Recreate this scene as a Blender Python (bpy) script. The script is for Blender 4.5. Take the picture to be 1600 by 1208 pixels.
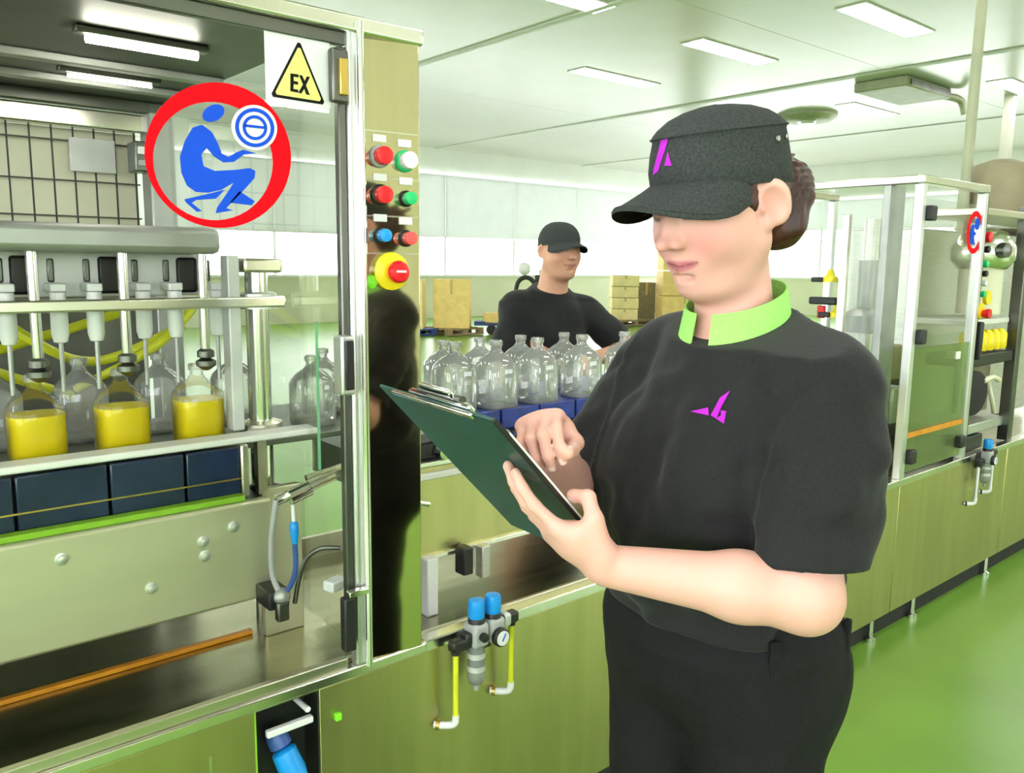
import bpy, bmesh, math, random
import numpy as np
from mathutils import Vector, Matrix, Euler
from mathutils.bvhtree import BVHTree

random.seed(7)
scene = bpy.context.scene
for o in list(bpy.data.objects):
    bpy.data.objects.remove(o)
COL = scene.collection

# ------------------------------------------------------------------ camera
# X runs along the production line (away to the right), Y across it, Z up.
u = Vector((0.765, -0.644, 0.011)); v = Vector((0.086, 0.119, 0.989)); w = Vector((-0.638, -0.756, 0.147))
u.normalize(); w = (w - u * w.dot(u)).normalized(); v = w.cross(u)
cam_data = bpy.data.cameras.new('camera')
cam_data.sensor_fit = 'HORIZONTAL'
cam_data.sensor_width = 36.0
cam_data.lens = 1292.1 / 1600 * 36.0
cam_data.clip_start = 0.05
cam_data.clip_end = 100
cam = bpy.data.objects.new('camera', cam_data)
COL.objects.link(cam)
cam.matrix_world = Matrix(((u.x, v.x, w.x, 0), (u.y, v.y, w.y, 0), (u.z, v.z, w.z, 1.42), (0, 0, 0, 1)))
scene.camera = cam

# ------------------------------------------------------------------ world, exposure
world = bpy.data.worlds.new('world')
scene.world = world
world.use_nodes = True
world.node_tree.nodes['Background'].inputs[0].default_value = (0.9, 0.95, 1.0, 1)
world.node_tree.nodes['Background'].inputs[1].default_value = 0.6
scene.view_settings.view_transform = 'Standard'
scene.view_settings.look = 'None'
scene.view_settings.gamma = 1
scene.view_settings.use_curve_mapping = False
scene.view_settings.exposure = -0.03
LAMP = 21.0          # radiance of the ceiling lamps' diffusers
DAY = 8.5            # radiance of the daylight in the windows
scene.cycles.max_bounces = 10
scene.cycles.diffuse_bounces = 3
scene.cycles.glossy_bounces = 5
scene.cycles.transmission_bounces = 6
scene.cycles.transparent_max_bounces = 24
scene.cycles.caustics_reflective = False
scene.cycles.caustics_refractive = False
scene.cycles.sample_clamp_indirect = 6.0

# ------------------------------------------------------------------ materials
MATS = {}
def new_mat(name):
    m = bpy.data.materials.new(name); m.use_nodes = True
    MATS[name] = m
    return m, m.node_tree, m.node_tree.nodes['Principled BSDF']

def mat(name, col, rough=0.5, metal=0.0, var=0.0, scale=20.0, stretch=(1, 1, 1), bump=0.0, rvar=0.0, spec=0.5, sss=0.0, coat=0.0, detail=3.0, sheen=0.0):
    """a plain procedural surface: colour mottled by noise, optional bump and uneven gloss"""
    m, nt, b = new_mat(name)
    b.inputs['Roughness'].default_value = rough
    b.inputs['Metallic'].default_value = metal
    b.inputs['Specular IOR Level'].default_value = spec
    b.inputs['Coat Weight'].default_value = coat
    if sss:
        b.inputs['Subsurface Weight'].default_value = sss
        b.inputs['Subsurface Radius'].default_value = (0.012, 0.005, 0.003)
        b.inputs['Subsurface Scale'].default_value = 0.6
    if sheen: b.inputs['Sheen Weight'].default_value = sheen; b.inputs['Sheen Roughness'].default_value = 0.5
    tc = nt.nodes.new('ShaderNodeTexCoord'); mp = nt.nodes.new('ShaderNodeMapping'); no = nt.nodes.new('ShaderNodeTexNoise')
    mp.inputs['Scale'].default_value = stretch
    no.inputs['Scale'].default_value = scale; no.inputs['Detail'].default_value = detail
    nt.links.new(tc.outputs['Object'], mp.inputs[0]); nt.links.new(mp.outputs[0], no.inputs['Vector'])
    cr = nt.nodes.new('ShaderNodeValToRGB')
    lo = tuple(max(0, c * (1 - var)) for c in col); hi = tuple(min(1, c * (1 + var)) for c in col)
    cr.color_ramp.elements[0].position = 0.3; cr.color_ramp.elements[0].color = (*lo, 1)
    cr.color_ramp.elements[1].position = 0.7; cr.color_ramp.elements[1].color = (*hi, 1)
    nt.links.new(no.outputs['Fac'], cr.inputs[0]); nt.links.new(cr.outputs[0], b.inputs['Base Color'])
    if rvar:
        mr = nt.nodes.new('ShaderNodeMapRange')
        mr.inputs['To Min'].default_value = max(0.02, rough - rvar); mr.inputs['To Max'].default_value = rough + rvar
        nt.links.new(no.outputs['Fac'], mr.inputs[0]); nt.links.new(mr.outputs[0], b.inputs['Roughness'])
    if bump:
        bp = nt.nodes.new('ShaderNodeBump'); bp.inputs['Strength'].default_value = bump; bp.inputs['Distance'].default_value = 0.01
        nt.links.new(no.outputs['Fac'], bp.inputs['Height']); nt.links.new(bp.outputs[0], b.inputs['Normal'])
    return m

def glow(name, col, strength):
    m, nt, b = new_mat(name)
    b.inputs['Base Color'].default_value = (*col, 1)
    b.inputs['Emission Color'].default_value = (*col, 1)
    b.inputs['Emission Strength'].default_value = strength
    return m

def clear(name, tint, refl=0.5, body=0.0, bodycol=(1, 1, 1), rough=0.03, power=0.35):
    """thin clear wall: see-through tint, mirror film stronger at grazing angles, a share of flat diffuse body colour"""
    m, nt, b = new_mat(name)
    nt.nodes.remove(b)
    out = nt.nodes['Material Output']
    tr = nt.nodes.new('ShaderNodeBsdfTransparent'); tr.inputs[0].default_value = (*tint, 1)
    gl = nt.nodes.new('ShaderNodeBsdfGlossy'); gl.inputs['Roughness'].default_value = rough
    df = nt.nodes.new('ShaderNodeBsdfDiffuse'); df.inputs[0].default_value = (*bodycol, 1)
    lw = nt.nodes.new('ShaderNodeLayerWeight'); lw.inputs[0].default_value = power
    ml = nt.nodes.new('ShaderNodeMath'); ml.operation = 'MULTIPLY'; ml.inputs[1].default_value = refl
    nt.links.new(lw.outputs['Fresnel'], ml.inputs[0])
    m1 = nt.nodes.new('ShaderNodeMixShader'); m1.inputs[0].default_value = body
    nt.links.new(tr.outputs[0], m1.inputs[1]); nt.links.new(df.outputs[0], m1.inputs[2])
    m2 = nt.nodes.new('ShaderNodeMixShader')
    nt.links.new(ml.outputs[0], m2.inputs[0]); nt.links.new(m1.outputs[0], m2.inputs[1]); nt.links.new(gl.outputs[0], m2.inputs[2])
    nt.links.new(m2.outputs[0], out.inputs[0])
    return m

mat('steel', (0.66, 0.63, 0.52), 0.30, 1.0, 0.04, 5, (1, 1, 2), rvar=0.03)
mat('steel_panel', (0.58, 0.54, 0.26), 0.36, 1.0, 0.08, 3, (6, 6, 0.6), rvar=0.06)
mat('steel_pan', (0.48, 0.46, 0.33), 0.24, 1.0, 0.14, 5, (1, 4, 1), rvar=0.08)
mat('steel_satin', (0.60, 0.59, 0.42), 0.48, 0.85, 0.05, 4, (1, 1, 4), rvar=0.04)
mat('steel_bright', (0.85, 0.84, 0.78), 0.22, 1.0, 0.05, 8)
mat('steel_matt', (0.62, 0.63, 0.60), 0.45, 1.0, 0.08, 12, (1, 1, 8))
mat('mirror_steel', (0.70, 0.64, 0.44), 0.06, 1.0, 0.05, 3, (8, 8, 0.5), rvar=0.02)
mat('chrome', (0.8, 0.8, 0.78), 0.12, 1.0, 0.03, 10)
mat('dark_steel', (0.16, 0.165, 0.15), 0.35, 1.0, 0.2, 5)
mat('roof_lining', (0.13, 0.135, 0.125), 0.45, 0.6, 0.25, 3)
mat('frame_alu', (0.72, 0.73, 0.72), 0.4, 1.0, 0.05, 10)
mat('black_plastic', (0.012, 0.012, 0.013), 0.42, 0, 0.2, 30)
mat('black_rubber', (0.015, 0.015, 0.015), 0.7, 0, 0.2, 30)
mat('white_plastic', (0.85, 0.86, 0.86), 0.35, 0, 0.04, 15)
mat('white_rail', (0.82, 0.82, 0.78), 0.4, 0, 0.05, 15)
mat('navy_panel', (0.012, 0.022, 0.06), 0.18, 0, 0.3, 8, rvar=0.06)
mat('blue_belt', (0.012, 0.03, 0.25), 0.35, 0, 0.35, 30)
mat('blue_cap', (0.01, 0.32, 0.85), 0.35, 0, 0.08, 20)
mat('grey_plastic', (0.42, 0.43, 0.43), 0.4, 0, 0.06, 20)
mat('grey_metal', (0.42, 0.43, 0.42), 0.45, 0.7, 0.1, 12)
mat('pale_metal', (0.62, 0.63, 0.62), 0.5, 0.3, 0.08, 14)
mat('orange_strip', (0.75, 0.30, 0.02), 0.4, 0, 0.15, 18)
mat('yellow_tube', (0.72, 0.75, 0.03), 0.3, 0, 0.08, 20)
mat('green_strip', (0.25, 0.50, 0.03), 0.4, 0, 0.15, 12)
mat('red_plastic', (0.80, 0.012, 0.02), 0.3, 0, 0.06, 20)
mat('pink_plastic', (0.85, 0.10, 0.10), 0.3, 0, 0.06, 20)
mat('green_plastic', (0.02, 0.55, 0.18), 0.3, 0, 0.06, 20)
mat('lime_plastic', (0.25, 0.85, 0.03), 0.35, 0, 0.06, 20)
mat('yellow_plastic', (0.90, 0.72, 0.01), 0.35, 0, 0.06, 20)
mat('brass', (0.6, 0.42, 0.12), 0.3, 1.0, 0.1, 20)
mat('sign_white', (0.88, 0.89, 0.89), 0.7, 0, 0.02, 5, spec=0.15)
mat('sign_yellow', (0.90, 0.82, 0.25), 0.7, 0, 0.03, 8, spec=0.15)
mat('sign_black', (0.01, 0.01, 0.01), 0.7, 0, 0.1, 8, spec=0.15)
mat('sign_red', (0.88, 0.003, 0.010), 0.7, 0, 0.02, 8, spec=0.1)
mat('sign_blue', (0.015, 0.09, 0.72), 0.7, 0, 0.04, 8, spec=0.1)
mat('cream_panel', (0.78, 0.76, 0.58), 0.5, 0, 0.05, 4)
mat('wire_dark', (0.05, 0.05, 0.045), 0.5, 0.5, 0.1, 10)
mat('liquid', (0.90, 0.70, 0.001), 0.25, 0, 0.06, 9)
mat('carton', (0.90, 0.66, 0.24), 0.7, 0, 0.08, 6)
mat('carton_pale', (0.92, 0.77, 0.38), 0.7, 0, 0.08, 6)
mat('tape', (0.62, 0.45, 0.16), 0.4, 0, 0.05, 6)
mat('pallet_blue', (0.03, 0.07, 0.25), 0.6, 0, 0.2, 10)
mat('pallet_wood', (0.30, 0.22, 0.12), 0.75, 0, 0.2, 10)
mat('truck_yellow', (0.80, 0.60, 0.08), 0.4, 0, 0.06, 8)
mat('drum_brown', (0.26, 0.23, 0.14), 0.6, 0.2, 0.15, 8)
mat('wall_white', (0.88, 0.89, 0.87), 0.55, 0, 0.02, 2)
mat('wall_cream', (0.80, 0.79, 0.60), 0.55, 0, 0.03, 2)
mat('blind', (0.74, 0.76, 0.75), 0.6, 0, 0.03, 3)
def thin_cloth(m, share_):
    nt = m.node_tree; b = nt.nodes['Principled BSDF']; out = nt.nodes['Material Output']
    tl = nt.nodes.new('ShaderNodeBsdfTranslucent'); tl.inputs[0].default_value = (0.85, 0.87, 0.85, 1)
    mx = nt.nodes.new('ShaderNodeMixShader'); mx.inputs[0].default_value = share_
    nt.links.new(b.outputs[0], mx.inputs[1]); nt.links.new(tl.outputs[0], mx.inputs[2]); nt.links.new(mx.outputs[0], out.inputs[0])
thin_cloth(MATS['blind'], 0.16)
mat('ceiling_white', (0.52, 0.52, 0.45), 0.30, 0, 0.03, 1.5)
mat('ceiling_trim', (0.55, 0.57, 0.50), 0.5, 0, 0.04, 4)
mat('vent', (0.34, 0.36, 0.24), 0.5, 0.2, 0.1, 5)
mat('floor_green', (0.165, 0.33, 0.042), 0.30, 0, 0.14, 1.6, rvar=0.07, detail=6)
mat('fixture', (0.75, 0.75, 0.72), 0.5, 0, 0.03, 5)
mat('cloth_black', (0.0105, 0.011, 0.0125), 0.8, 0, 0.25, 260, bump=0.10, spec=0.28, sheen=0.09)
mat('cloth_trouser', (0.008, 0.0083, 0.0095), 0.8, 0, 0.25, 220, bump=0.1, spec=0.22)
mat('cap_cloth', (0.043, 0.048, 0.048), 0.9, 0, 0.3, 300, bump=0.25, spec=0.2)
mat('cap_under', (0.006, 0.006, 0.006), 0.9, 0, 0.2, 200, spec=0.1)
mat('collar_green', (0.36, 0.78, 0.18), 0.8, 0, 0.08, 200, bump=0.08, spec=0.2)
mat('thread_purple', (0.45, 0.003, 0.55), 0.7, 0, 0.1, 300)
mat('hair_red', (0.05, 0.011, 0.008), 0.45, 0, 0.6, 45, (1, 1, 0.25), bump=0.6)
mat('hair_dark', (0.02, 0.012, 0.008), 0.5, 0, 0.5, 45, bump=0.5)
mat('board_green', (0.012, 0.070, 0.064), 0.33, 0, 0.25, 4, (1, 6, 1), rvar=0.08)
mat('paper', (0.86, 0.87, 0.86), 0.6, 0, 0.02, 8)
mat('shoe', (0.01, 0.01, 0.01), 0.5, 0, 0.1, 30)
mat('nail', (0.80, 0.55, 0.50), 0.25, 0, 0.03, 20)
mat('socket_blue', (0.04, 0.10, 0.35), 0.4, 0, 0.1, 10)
glow('lamp_glow', (1.0, 0.98, 0.93), LAMP)
glow('tube_glow', (1.0, 0.97, 0.82), 42.0)
glow('daylight', (0.95, 0.98, 1.0), DAY)
clear('pane', (0.975, 0.985, 0.97), 0.4, 0.0, power=0.10)
clear('pane_green', (0.80, 0.90, 0.64), 0.8, 0.16, (0.60, 0.75, 0.35), power=0.2)
clear('bottle_glass', (0.98, 0.99, 0.98), 0.9, 0.22, (0.99, 1.0, 0.99), power=0.4)  # white diffuse share paints in the blown-out highlights of clear glass
clear('bottle_clear', (0.985, 0.99, 0.98), 0.5, 0.01, (0.98, 0.99, 0.98), power=0.3)
clear('smoke_bowl', (0.75, 0.78, 0.78), 0.8, 0.35, (0.55, 0.57, 0.57))
clear('pane_edge', (0.45, 0.85, 0.60), 0.5, 0.5, (0.35, 0.75, 0.50))

def skin_mat(name, tone):
    m, nt, b = new_mat(name)
    b.inputs['Roughness'].default_value = 0.5
    b.inputs['Subsurface Weight'].default_value = 0.12
    b.inputs['Subsurface Radius'].default_value = (0.012, 0.005, 0.003)
    b.inputs['Subsurface Scale'].default_value = 0.5
    at = nt.nodes.new('ShaderNodeAttribute'); at.attribute_name = 'tone'
    tc = nt.nodes.new('ShaderNodeTexCoord'); no = nt.nodes.new('ShaderNodeTexNoise')
    no.inputs['Scale'].default_value = 25; no.inputs['Detail'].default_value = 4
    nt.links.new(tc.outputs['Object'], no.inputs['Vector'])
    cr = nt.nodes.new('ShaderNodeValToRGB')
    cr.color_ramp.elements[0].color = (0.93, 0.90, 0.90, 1); cr.color_ramp.elements[1].color = (1.0, 1.0, 1.0, 1)
    nt.links.new(no.outputs['Fac'], cr.inputs[0])
    mx = nt.nodes.new('ShaderNodeMix'); mx.data_type = 'RGBA'; mx.blend_type = 'MULTIPLY'; mx.inputs['Factor'].default_value = 1
    nt.links.new(at.outputs['Color'], mx.inputs[6]); nt.links.new(cr.outputs[0], mx.inputs[7])
    nt.links.new(mx.outputs[2], b.inputs['Base Color'])
    return m
skin_mat('skin', None)

# ------------------------------------------------------------------ mesh helpers
def frame_for(d):
    d = Vector(d).normalized()
    a = Vector((0, 0, 1)) if abs(d.z) < 0.9 else Vector((1, 0, 0))
    e1 = d.cross(a).normalized(); e2 = d.cross(e1).normalized()
    return e1, e2

class MB:
    """collects shapes; build() links them as ONE mesh object"""
    def __init__(s): s.v = []; s.f = []; s.flat = []
    def add(s, vs, fs):
        n = len(s.v); s.v += [tuple(x) for x in vs]; s.f += [tuple(i + n for i in q) for q in fs]; return s
    def box(s, c, d, bev=0.0, rz=0.0, rot=None):
        bm = bmesh.new(); bmesh.ops.create_cube(bm, size=1.0)
        for q in bm.verts: q.co = Vector((q.co.x * d[0], q.co.y * d[1], q.co.z * d[2]))
        if bev: bmesh.ops.bevel(bm, geom=bm.edges[:], offset=bev, segments=2, affect='EDGES', profile=0.5)
        M = Matrix.Translation(c) @ (rot.to_4x4() if rot else Matrix.Rotation(rz, 4, 'Z'))
        bm.verts.index_update(); bm.normal_update()
        s.flat += [len(s.f) + i for i, f in enumerate(bm.faces) if max(abs(f.normal.x), abs(f.normal.y), abs(f.normal.z)) > 0.999]
        s.add([M @ q.co for q in bm.verts], [[q.index for q in f.verts] for f in bm.faces]); bm.free(); return s
    def bx(s, x0, x1, y0, y1, z0, z1, bev=0.0):
        return s.box(((x0 + x1) / 2, (y0 + y1) / 2, (z0 + z1) / 2), (abs(x1 - x0), abs(y1 - y0), abs(z1 - z0)), bev)
    def loft(s, rings, cap=True, closed=True):
        n = len(rings[0]); vs = [p for r in rings for p in r]; fs = []
        for i in range(len(rings) - 1):
            for j in range(n if closed else n - 1):
                k = (j + 1) % n
                fs.append((i * n + j, i * n + k, (i + 1) * n + k, (i + 1) * n + j))
        if cap:
            fs.append(tuple(reversed(range(n)))); fs.append(tuple((len(rings) - 1) * n + j for j in range(n)))
        return s.add(vs, fs)
    def cyl(s, p0, p1, r0, r1=None, n=16, cap=True):
        p0 = Vector(p0); p1 = Vector(p1); r1 = r0 if r1 is None else r1
        e1, e2 = frame_for(p1 - p0)
        A = [2 * math.pi * i / n for i in range(n)]
        return s.loft([[p0 + (e1 * math.cos(a) + e2 * math.sin(a)) * r0 for a in A], [p1 + (e1 * math.cos(a) + e2 * math.sin(a)) * r1 for a in A]], cap)
    def turn(s, p0, axis, prof, n=20):
        """lathe: prof is [(radius, distance along axis)]"""
        p0 = Vector(p0); ax = Vector(axis).normalized(); e1, e2 = frame_for(ax)
        A = [2 * math.pi * i / n for i in range(n)]
        return s.loft([[p0 + ax * h + (e1 * math.cos(a) + e2 * math.sin(a)) * max(r, 1e-4) for a in A] for r, h in prof])
    def tube(s, pts, r, n=10, steps=6):
        P = [Vector(p) for p in pts]; Q = []
        for i in range(len(P) - 1):
            a = P[max(i - 1, 0)]; b = P[i]; c = P[i + 1]; d = P[min(i + 2, len(P) - 1)]
            for k in range(steps):
                t = k / steps
                Q.append(0.5 * ((2 * b) + (c - a) * t + (2 * a - 5 * b + 4 * c - d) * t * t + (3 * b - a - 3 * c + d) * t ** 3))
        Q.append(P[-1]); rings = []; e1 = None
        for i, q in enumerate(Q):
            d = (Q[min(i + 1, len(Q) - 1)] - Q[max(i - 1, 0)]).normalized()
            e1 = frame_for(d)[0] if e1 is None else (e1 - d * e1.dot(d)).normalized()
            e2 = d.cross(e1)
            rings.append([q + (e1 * math.cos(2 * math.pi * j / n) + e2 * math.sin(2 * math.pi * j / n)) * r for j in range(n)])
        return s.loft(rings)
    def ball(s, c, r, nu=16, nv=10):
        r = (r, r, r) if not hasattr(r, '__len__') else r
        rings = []
        for i in range(nv + 1):
            t = math.pi * i / nv; q = max(math.sin(t), 1e-3)
            rings.append([(c[0] + r[0] * q * math.cos(2 * math.pi * j / nu), c[1] + r[1] * q * math.sin(2 * math.pi * j / nu), c[2] - r[2] * math.cos(t)) for j in range(nu)])
        return s.loft(rings)
    def plate(s, poly, fn, t):
        """flat shape: poly in 2D, fn(x, y, depth) -> 3D"""
        n = len(poly)
        return s.add([fn(x, y, 0) for x, y in poly] + [fn(x, y, t) for x, y in poly],
                     [tuple(range(n))] + [tuple(reversed(range(n, 2 * n)))] + [(i, i + n, (i + 1) % n + n, (i + 1) % n) for i in range(n)])
    def ring_plate(s, outer, inner, fn, t):
        n = len(outer)
        vs = [fn(x, y, 0) for x, y in outer] + [fn(x, y, 0) for x, y in inner] + [fn(x, y, t) for x, y in outer] + [fn(x, y, t) for x, y in inner]
        fs = []
        for i in range(n):
            k = (i + 1) % n
            fs += [(i, k, n + k, n + i), (2 * n + i, 3 * n + i, 3 * n + k, 2 * n + k), (i, 2 * n + i, 2 * n + k, k), (n + i, n + k, 3 * n + k, 3 * n + i)]
        return s.add(vs, fs)
    def mesh(s, name, m, sharp=47):
        me = bpy.data.meshes.new(name)
        me.from_pydata(s.v, [], s.f)
        bm = bmesh.new(); bm.from_mesh(me); bmesh.ops.recalc_face_normals(bm, faces=bm.faces[:]); bm.to_mesh(me); bm.free()
        me.materials.append(MATS[m])
        sm = [True] * len(me.polygons)
        for i in s.flat: sm[i] = False
        me.set_sharp_from_angle(angle=math.radians(sharp))
        me.polygons.foreach_set('use_smooth', sm)
        return me
    def build(s, name, m, parent=None, sharp=47):
        """vertices are in world space (or the space of a parent that stands at the origin)"""
        o = bpy.data.objects.new(name, s.mesh(name, m, sharp)); COL.objects.link(o)
        if parent is not None:
            o.parent = parent
            off = Vector((0, 0, 0)); q = parent
            while q is not None:
                if q.get('shift'): off += Vector(q.location)
                q = q.parent
            if off.length: o.data.transform(Matrix.Translation(-off))
        return o

def tag(o, label=None, cat=None, group=None, kind=None):
    if label: o['label'] = label
    if cat: o['category'] = cat
    if group: o['group'] = group
    if kind: o['kind'] = kind
    return o

def thing(name, label, cat, loc=(0, 0, 0), rz=0.0, group=None, shift=False):
    """an Empty at the thing's base; shift: its parts are given in world space"""
    o = bpy.data.objects.new(name, None); COL.objects.link(o)
    o.empty_display_size = 0.1
    o.location = loc; o.rotation_euler = (0, 0, rz)
    if shift: o['shift'] = 1
    return tag(o, label, cat, group)

def share(name, src, parent, loc=(0, 0, 0), rot=(0, 0, 0)):
    """another piece with the same mesh data"""
    o = bpy.data.objects.new(name, src if isinstance(src, bpy.types.Mesh) else src.data); COL.objects.link(o)
    o.parent = parent; o.location = loc; o.rotation_euler = rot
    return o

def copy_tree(o, parent=None):
    c = o.copy(); COL.objects.link(c); c.parent = parent
    for ch in [x for x in bpy.data.objects if x.parent == o]:
        copy_tree(ch, c)
    return c
# ================================================================== the room
XL, XR, YF, YB, ZC = -4.5, 22.6, -5.0, 17.8, 4.3
tag(MB().bx(XL, XR, YF, YB, -0.1, 0).build('floor', 'floor_green'), kind='structure')

ceil = tag(MB().bx(XL, XR, YF, YB, ZC + 0.02, ZC + 0.12).build('ceiling', 'ceiling_trim'), kind='structure')
xs = [XL, -3.5, 1.8, 7.1, 12.42, 17.7, XR]
for a, b in zip(xs[:-1], xs[1:]):
    for c, d in ((YF, 0.6), (0.6, 6.2), (6.2, 11.9), (11.9, YB)):
        MB().bx(a + 0.012, b - 0.012, c + 0.004, d - 0.004, ZC, ZC + 0.02).build('ceiling_panel', 'ceiling_white', ceil)
for x in xs[1:-1]:
    MB().bx(x - 0.05, x + 0.05, YF, YB, ZC - 0.02, ZC).build('joint_cover', 'ceiling_trim', ceil)

def wall(name, pieces, m):
    o = MB()
    for p in pieces: o.bx(*p)
    return tag(o.build(name, m), kind='structure')

def window(n, x0, x1, y0, y1, z0, z1, axis, face, zblind, npan):
    """daylit glazing band in a wall: frame, bright panes, a pale blind drawn down from the top"""
    root = thing('window_%d' % n, None, None, ((x0 + x1) / 2, (y0 + y1) / 2, z0), shift=True)
    root['kind'] = 'structure'
    def bx(a0, a1, d0, d1, c0, c1):
        if axis == 'X': return MB().bx(a0, a1, d0, d1, c0, c1)
        return MB().bx(d0, d1, a0, a1, c0, c1)
    a0, a1 = (x0, x1) if axis == 'X' else (y0, y1)
    d0 = y0 if axis == 'X' else x0
    s = face
    for i in range(npan):
        p = a0 + (a1 - a0) * i / npan; q = a0 + (a1 - a0) * (i + 1) / npan
        bx(p + 0.03, q - 0.03, d0 + s * 0.02, d0 + s * 0.03, z0 + 0.03, z1 - 0.03).build('pane', 'daylight', root)
        bl = bx(p + 0.01, q - 0.01, d0 + s * 0.07, d0 + s * 0.08, zblind, z1).build('blind', 'blind', root)
        bx(p + 0.01, q - 0.01, d0 + s * 0.06, d0 + s * 0.09, zblind - 0.04, zblind).build('blind_bar', 'frame_alu', bl)
    for i in range(npan + 1):
        p = a0 + (a1 - a0) * i / npan
        bx(p - 0.03, p + 0.03, d0 + s * 0.0, d0 + s * 0.06, z0, z1).build('mullion', 'wall_white', root)
    bx(a0, a1, d0, d0 + s * 0.10, z0 - 0.05, z0).build('window_sill', 'wall_white', root)

T = 0.2
wall('wall_back', [(XL, XR, YB, YB + T, 0, ZC)], 'wall_white')
wall('wall_right', [(XR, XR + T, YF, YB, 0, ZC)], 'wall_white')
wall('wall_left', [(XL - T, XL, YF, YB, 0, ZC)], 'wall_white')
wall('wall_front', [(XL, XR, YF - T, YF, 0, ZC)], 'wall_cream')
tag(MB().bx(XL, XR, YB - 0.02, YB, 0.0, 1.06).build('trim_1', 'wall_cream'), kind='structure')
tag(MB().bx(XR - 0.02, XR, YF, YB, 0.0, 1.06).build('trim_2', 'wall_cream'), kind='structure')
tag(MB().bx(XL, XR, YF, YF + 0.02, 0.0, 1.06).build('trim_3', 'wall_cream'), kind='structure')
window(1, 1.0, XR - 0.6, YB, YB, 1.11, 3.64, 'X', -1, 2.1, 9)
window(2, XR, XR, 2.0, YB - 0.6, 1.11, 3.3, 'Y', -1, 2.5, 7)
window(3, XL, XL, -4.0, 14.0, 1.0, 3.4, 'Y', 1, 2.5, 8)  # added window, out of view, as soft fill on the woman's front
window(4, -4.0, 0.9, YF, YF, 1.3, 3.5, 'X', 1, 2.5, 3)  # added window behind the camera, fill for surfaces facing it
window(5, 5.2, 10.0, YF, YF, 1.3, 3.5, 'X', 1, 2.5, 3)  # second added fill window; the gap keeps both out of the mirror panel

# ceiling lamps in rows, the tubes running along the production line
def lamp_mesh():
    a = MB().bx(-0.86, 0.86, -0.19, 0.19, -0.012, 0.0, 0.003).mesh('housing', 'fixture')
    b = MB().bx(-0.83, 0.83, -0.165, 0.165, -0.018, -0.010, 0.002).mesh('diffuser', 'lamp_glow')
    return a, b
hm, dm = lamp_mesh()
def lamp(x, y, label, group=None):
    r = thing('ceiling_light', label, 'ceiling light', (x, y, ZC), group=group)
    share('housing', hm, r); share('diffuser', dm, r)
lamp(9.95, 5.02, 'large bright ceiling light nearest the top right, above the cap')
lamp(9.85, 7.12, 'bright ceiling light straight above the woman in the cap')
lamp(15.1, 5.35, 'ceiling light cut off by the right edge of the picture')
lamp(15.2, 7.90, 'small ceiling light above the glass guard, beside the round vent')
lamp(6.35, 6.95, 'ceiling light cut off by the top edge of the picture')
lamp(9.85, 9.25, 'faint ceiling light washed out in the bright haze beside the cap')
for x in (-1.2, 4.1, 9.9, 15.1, 20.3):
    for y in (-3.4, -1.3, 0.8, 2.9, 9.25, 11.4, 13.5, 15.6, 5.02, 7.12):
        if (x == 9.9 and y > 4) or (x == 15.1 and y > 4) or (x == 20.3 and y > 6) or (x == 4.1 and y == 9.25): continue
        lamp(x, y, 'ceiling light of the regular rows outside the picture or behind the machine roof', 'ceiling lights in rows over the hall')

r = thing('round_vent', 'round dish-shaped vent on the ceiling behind the cap', 'ceiling vent', (14.87, 8.94, ZC), shift=True)
MB().turn((14.87, 8.94, ZC), (0, 0, -1), [(0.55, 0), (0.55, 0.05), (0.45, 0.12), (0.18, 0.13)], 28).build('dish', 'vent', r)
MB().turn((14.87, 8.94, ZC - 0.13), (0, 0, -1), [(0.18, 0), (0.16, 0.05), (0.02, 0.06)], 20).build('hub', 'steel_matt', r)
r = thing('air_conditioner', 'olive square air unit hanging from the ceiling at upper right', 'air conditioner', (13.65, 6.5, ZC), shift=True)
MB().bx(12.85, 14.4, 6.1, 6.95, ZC - 0.16, ZC, 0.03).build('casing', 'vent', r)
MB().bx(12.95, 14.3, 6.08, 6.10, ZC - 0.14, ZC - 0.05).build('grille', 'dark_steel', r)
MB().tube([(14.4, 6.2, ZC - 0.1), (14.75, 6.1, ZC - 0.14), (14.85, 6.05, ZC - 0.35)], 0.06).build('drain_pipe', 'vent', r)
tag(MB().cyl((5.0, 2.0, 1.60), (5.0, 2.0, ZC), 0.028).build('service_pipe', 'vent'), 'thin olive pipe from the ceiling down to the brown drum', 'pipe')
tag(MB().bx(15.6, 15.75, 5.6, 5.75, 0, ZC).build('cable_column', 'ceiling_white'), 'slim pale column rising behind the machine at far right', 'column')
# ================================================================== base cabinets of the line (front plane Y = 1.39)
YP = 1.39
base = thing('base_cabinet', 'long olive steel base cabinet under the filling line, with black kick plate', 'cabinet', (0.5, 1.9, 0), shift=True)
MB().bx(-0.9, 0.93, 1.46, 2.54, 0.0, 0.58).build('carcass', 'dark_steel', base)
MB().bx(0.93, 9.0, 1.46, 2.06, 0.0, 0.58).build('carcass', 'dark_steel', base)
for a, b in ((-0.9, -0.22), (-0.215, 0.558), (0.69, 2.04), (2.045, 3.12), (3.125, 4.2), (4.205, 5.6), (5.605, 7.2), (7.205, 9.0)):
    p = MB().bx(a, b, YP, YP + 0.02, 0.085, 0.595, 0.002).build('front_panel', 'steel_panel', base)
    if a < 0.6:
        MB().cyl((b - 0.10, YP - 0.008, 0.50), (b - 0.10, YP, 0.50), 0.008, n=12).build('lock', 'chrome', p)
        MB().bx(b - 0.085, b - 0.08, YP - 0.001, YP, 0.10, 0.54).build('seam_strip', 'steel_bright', p)
MB().bx(-0.9, 9.0, YP + 0.03, YP + 0.05, 0.0, 0.083).build('kick_plate', 'black_rubber', base)
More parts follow.
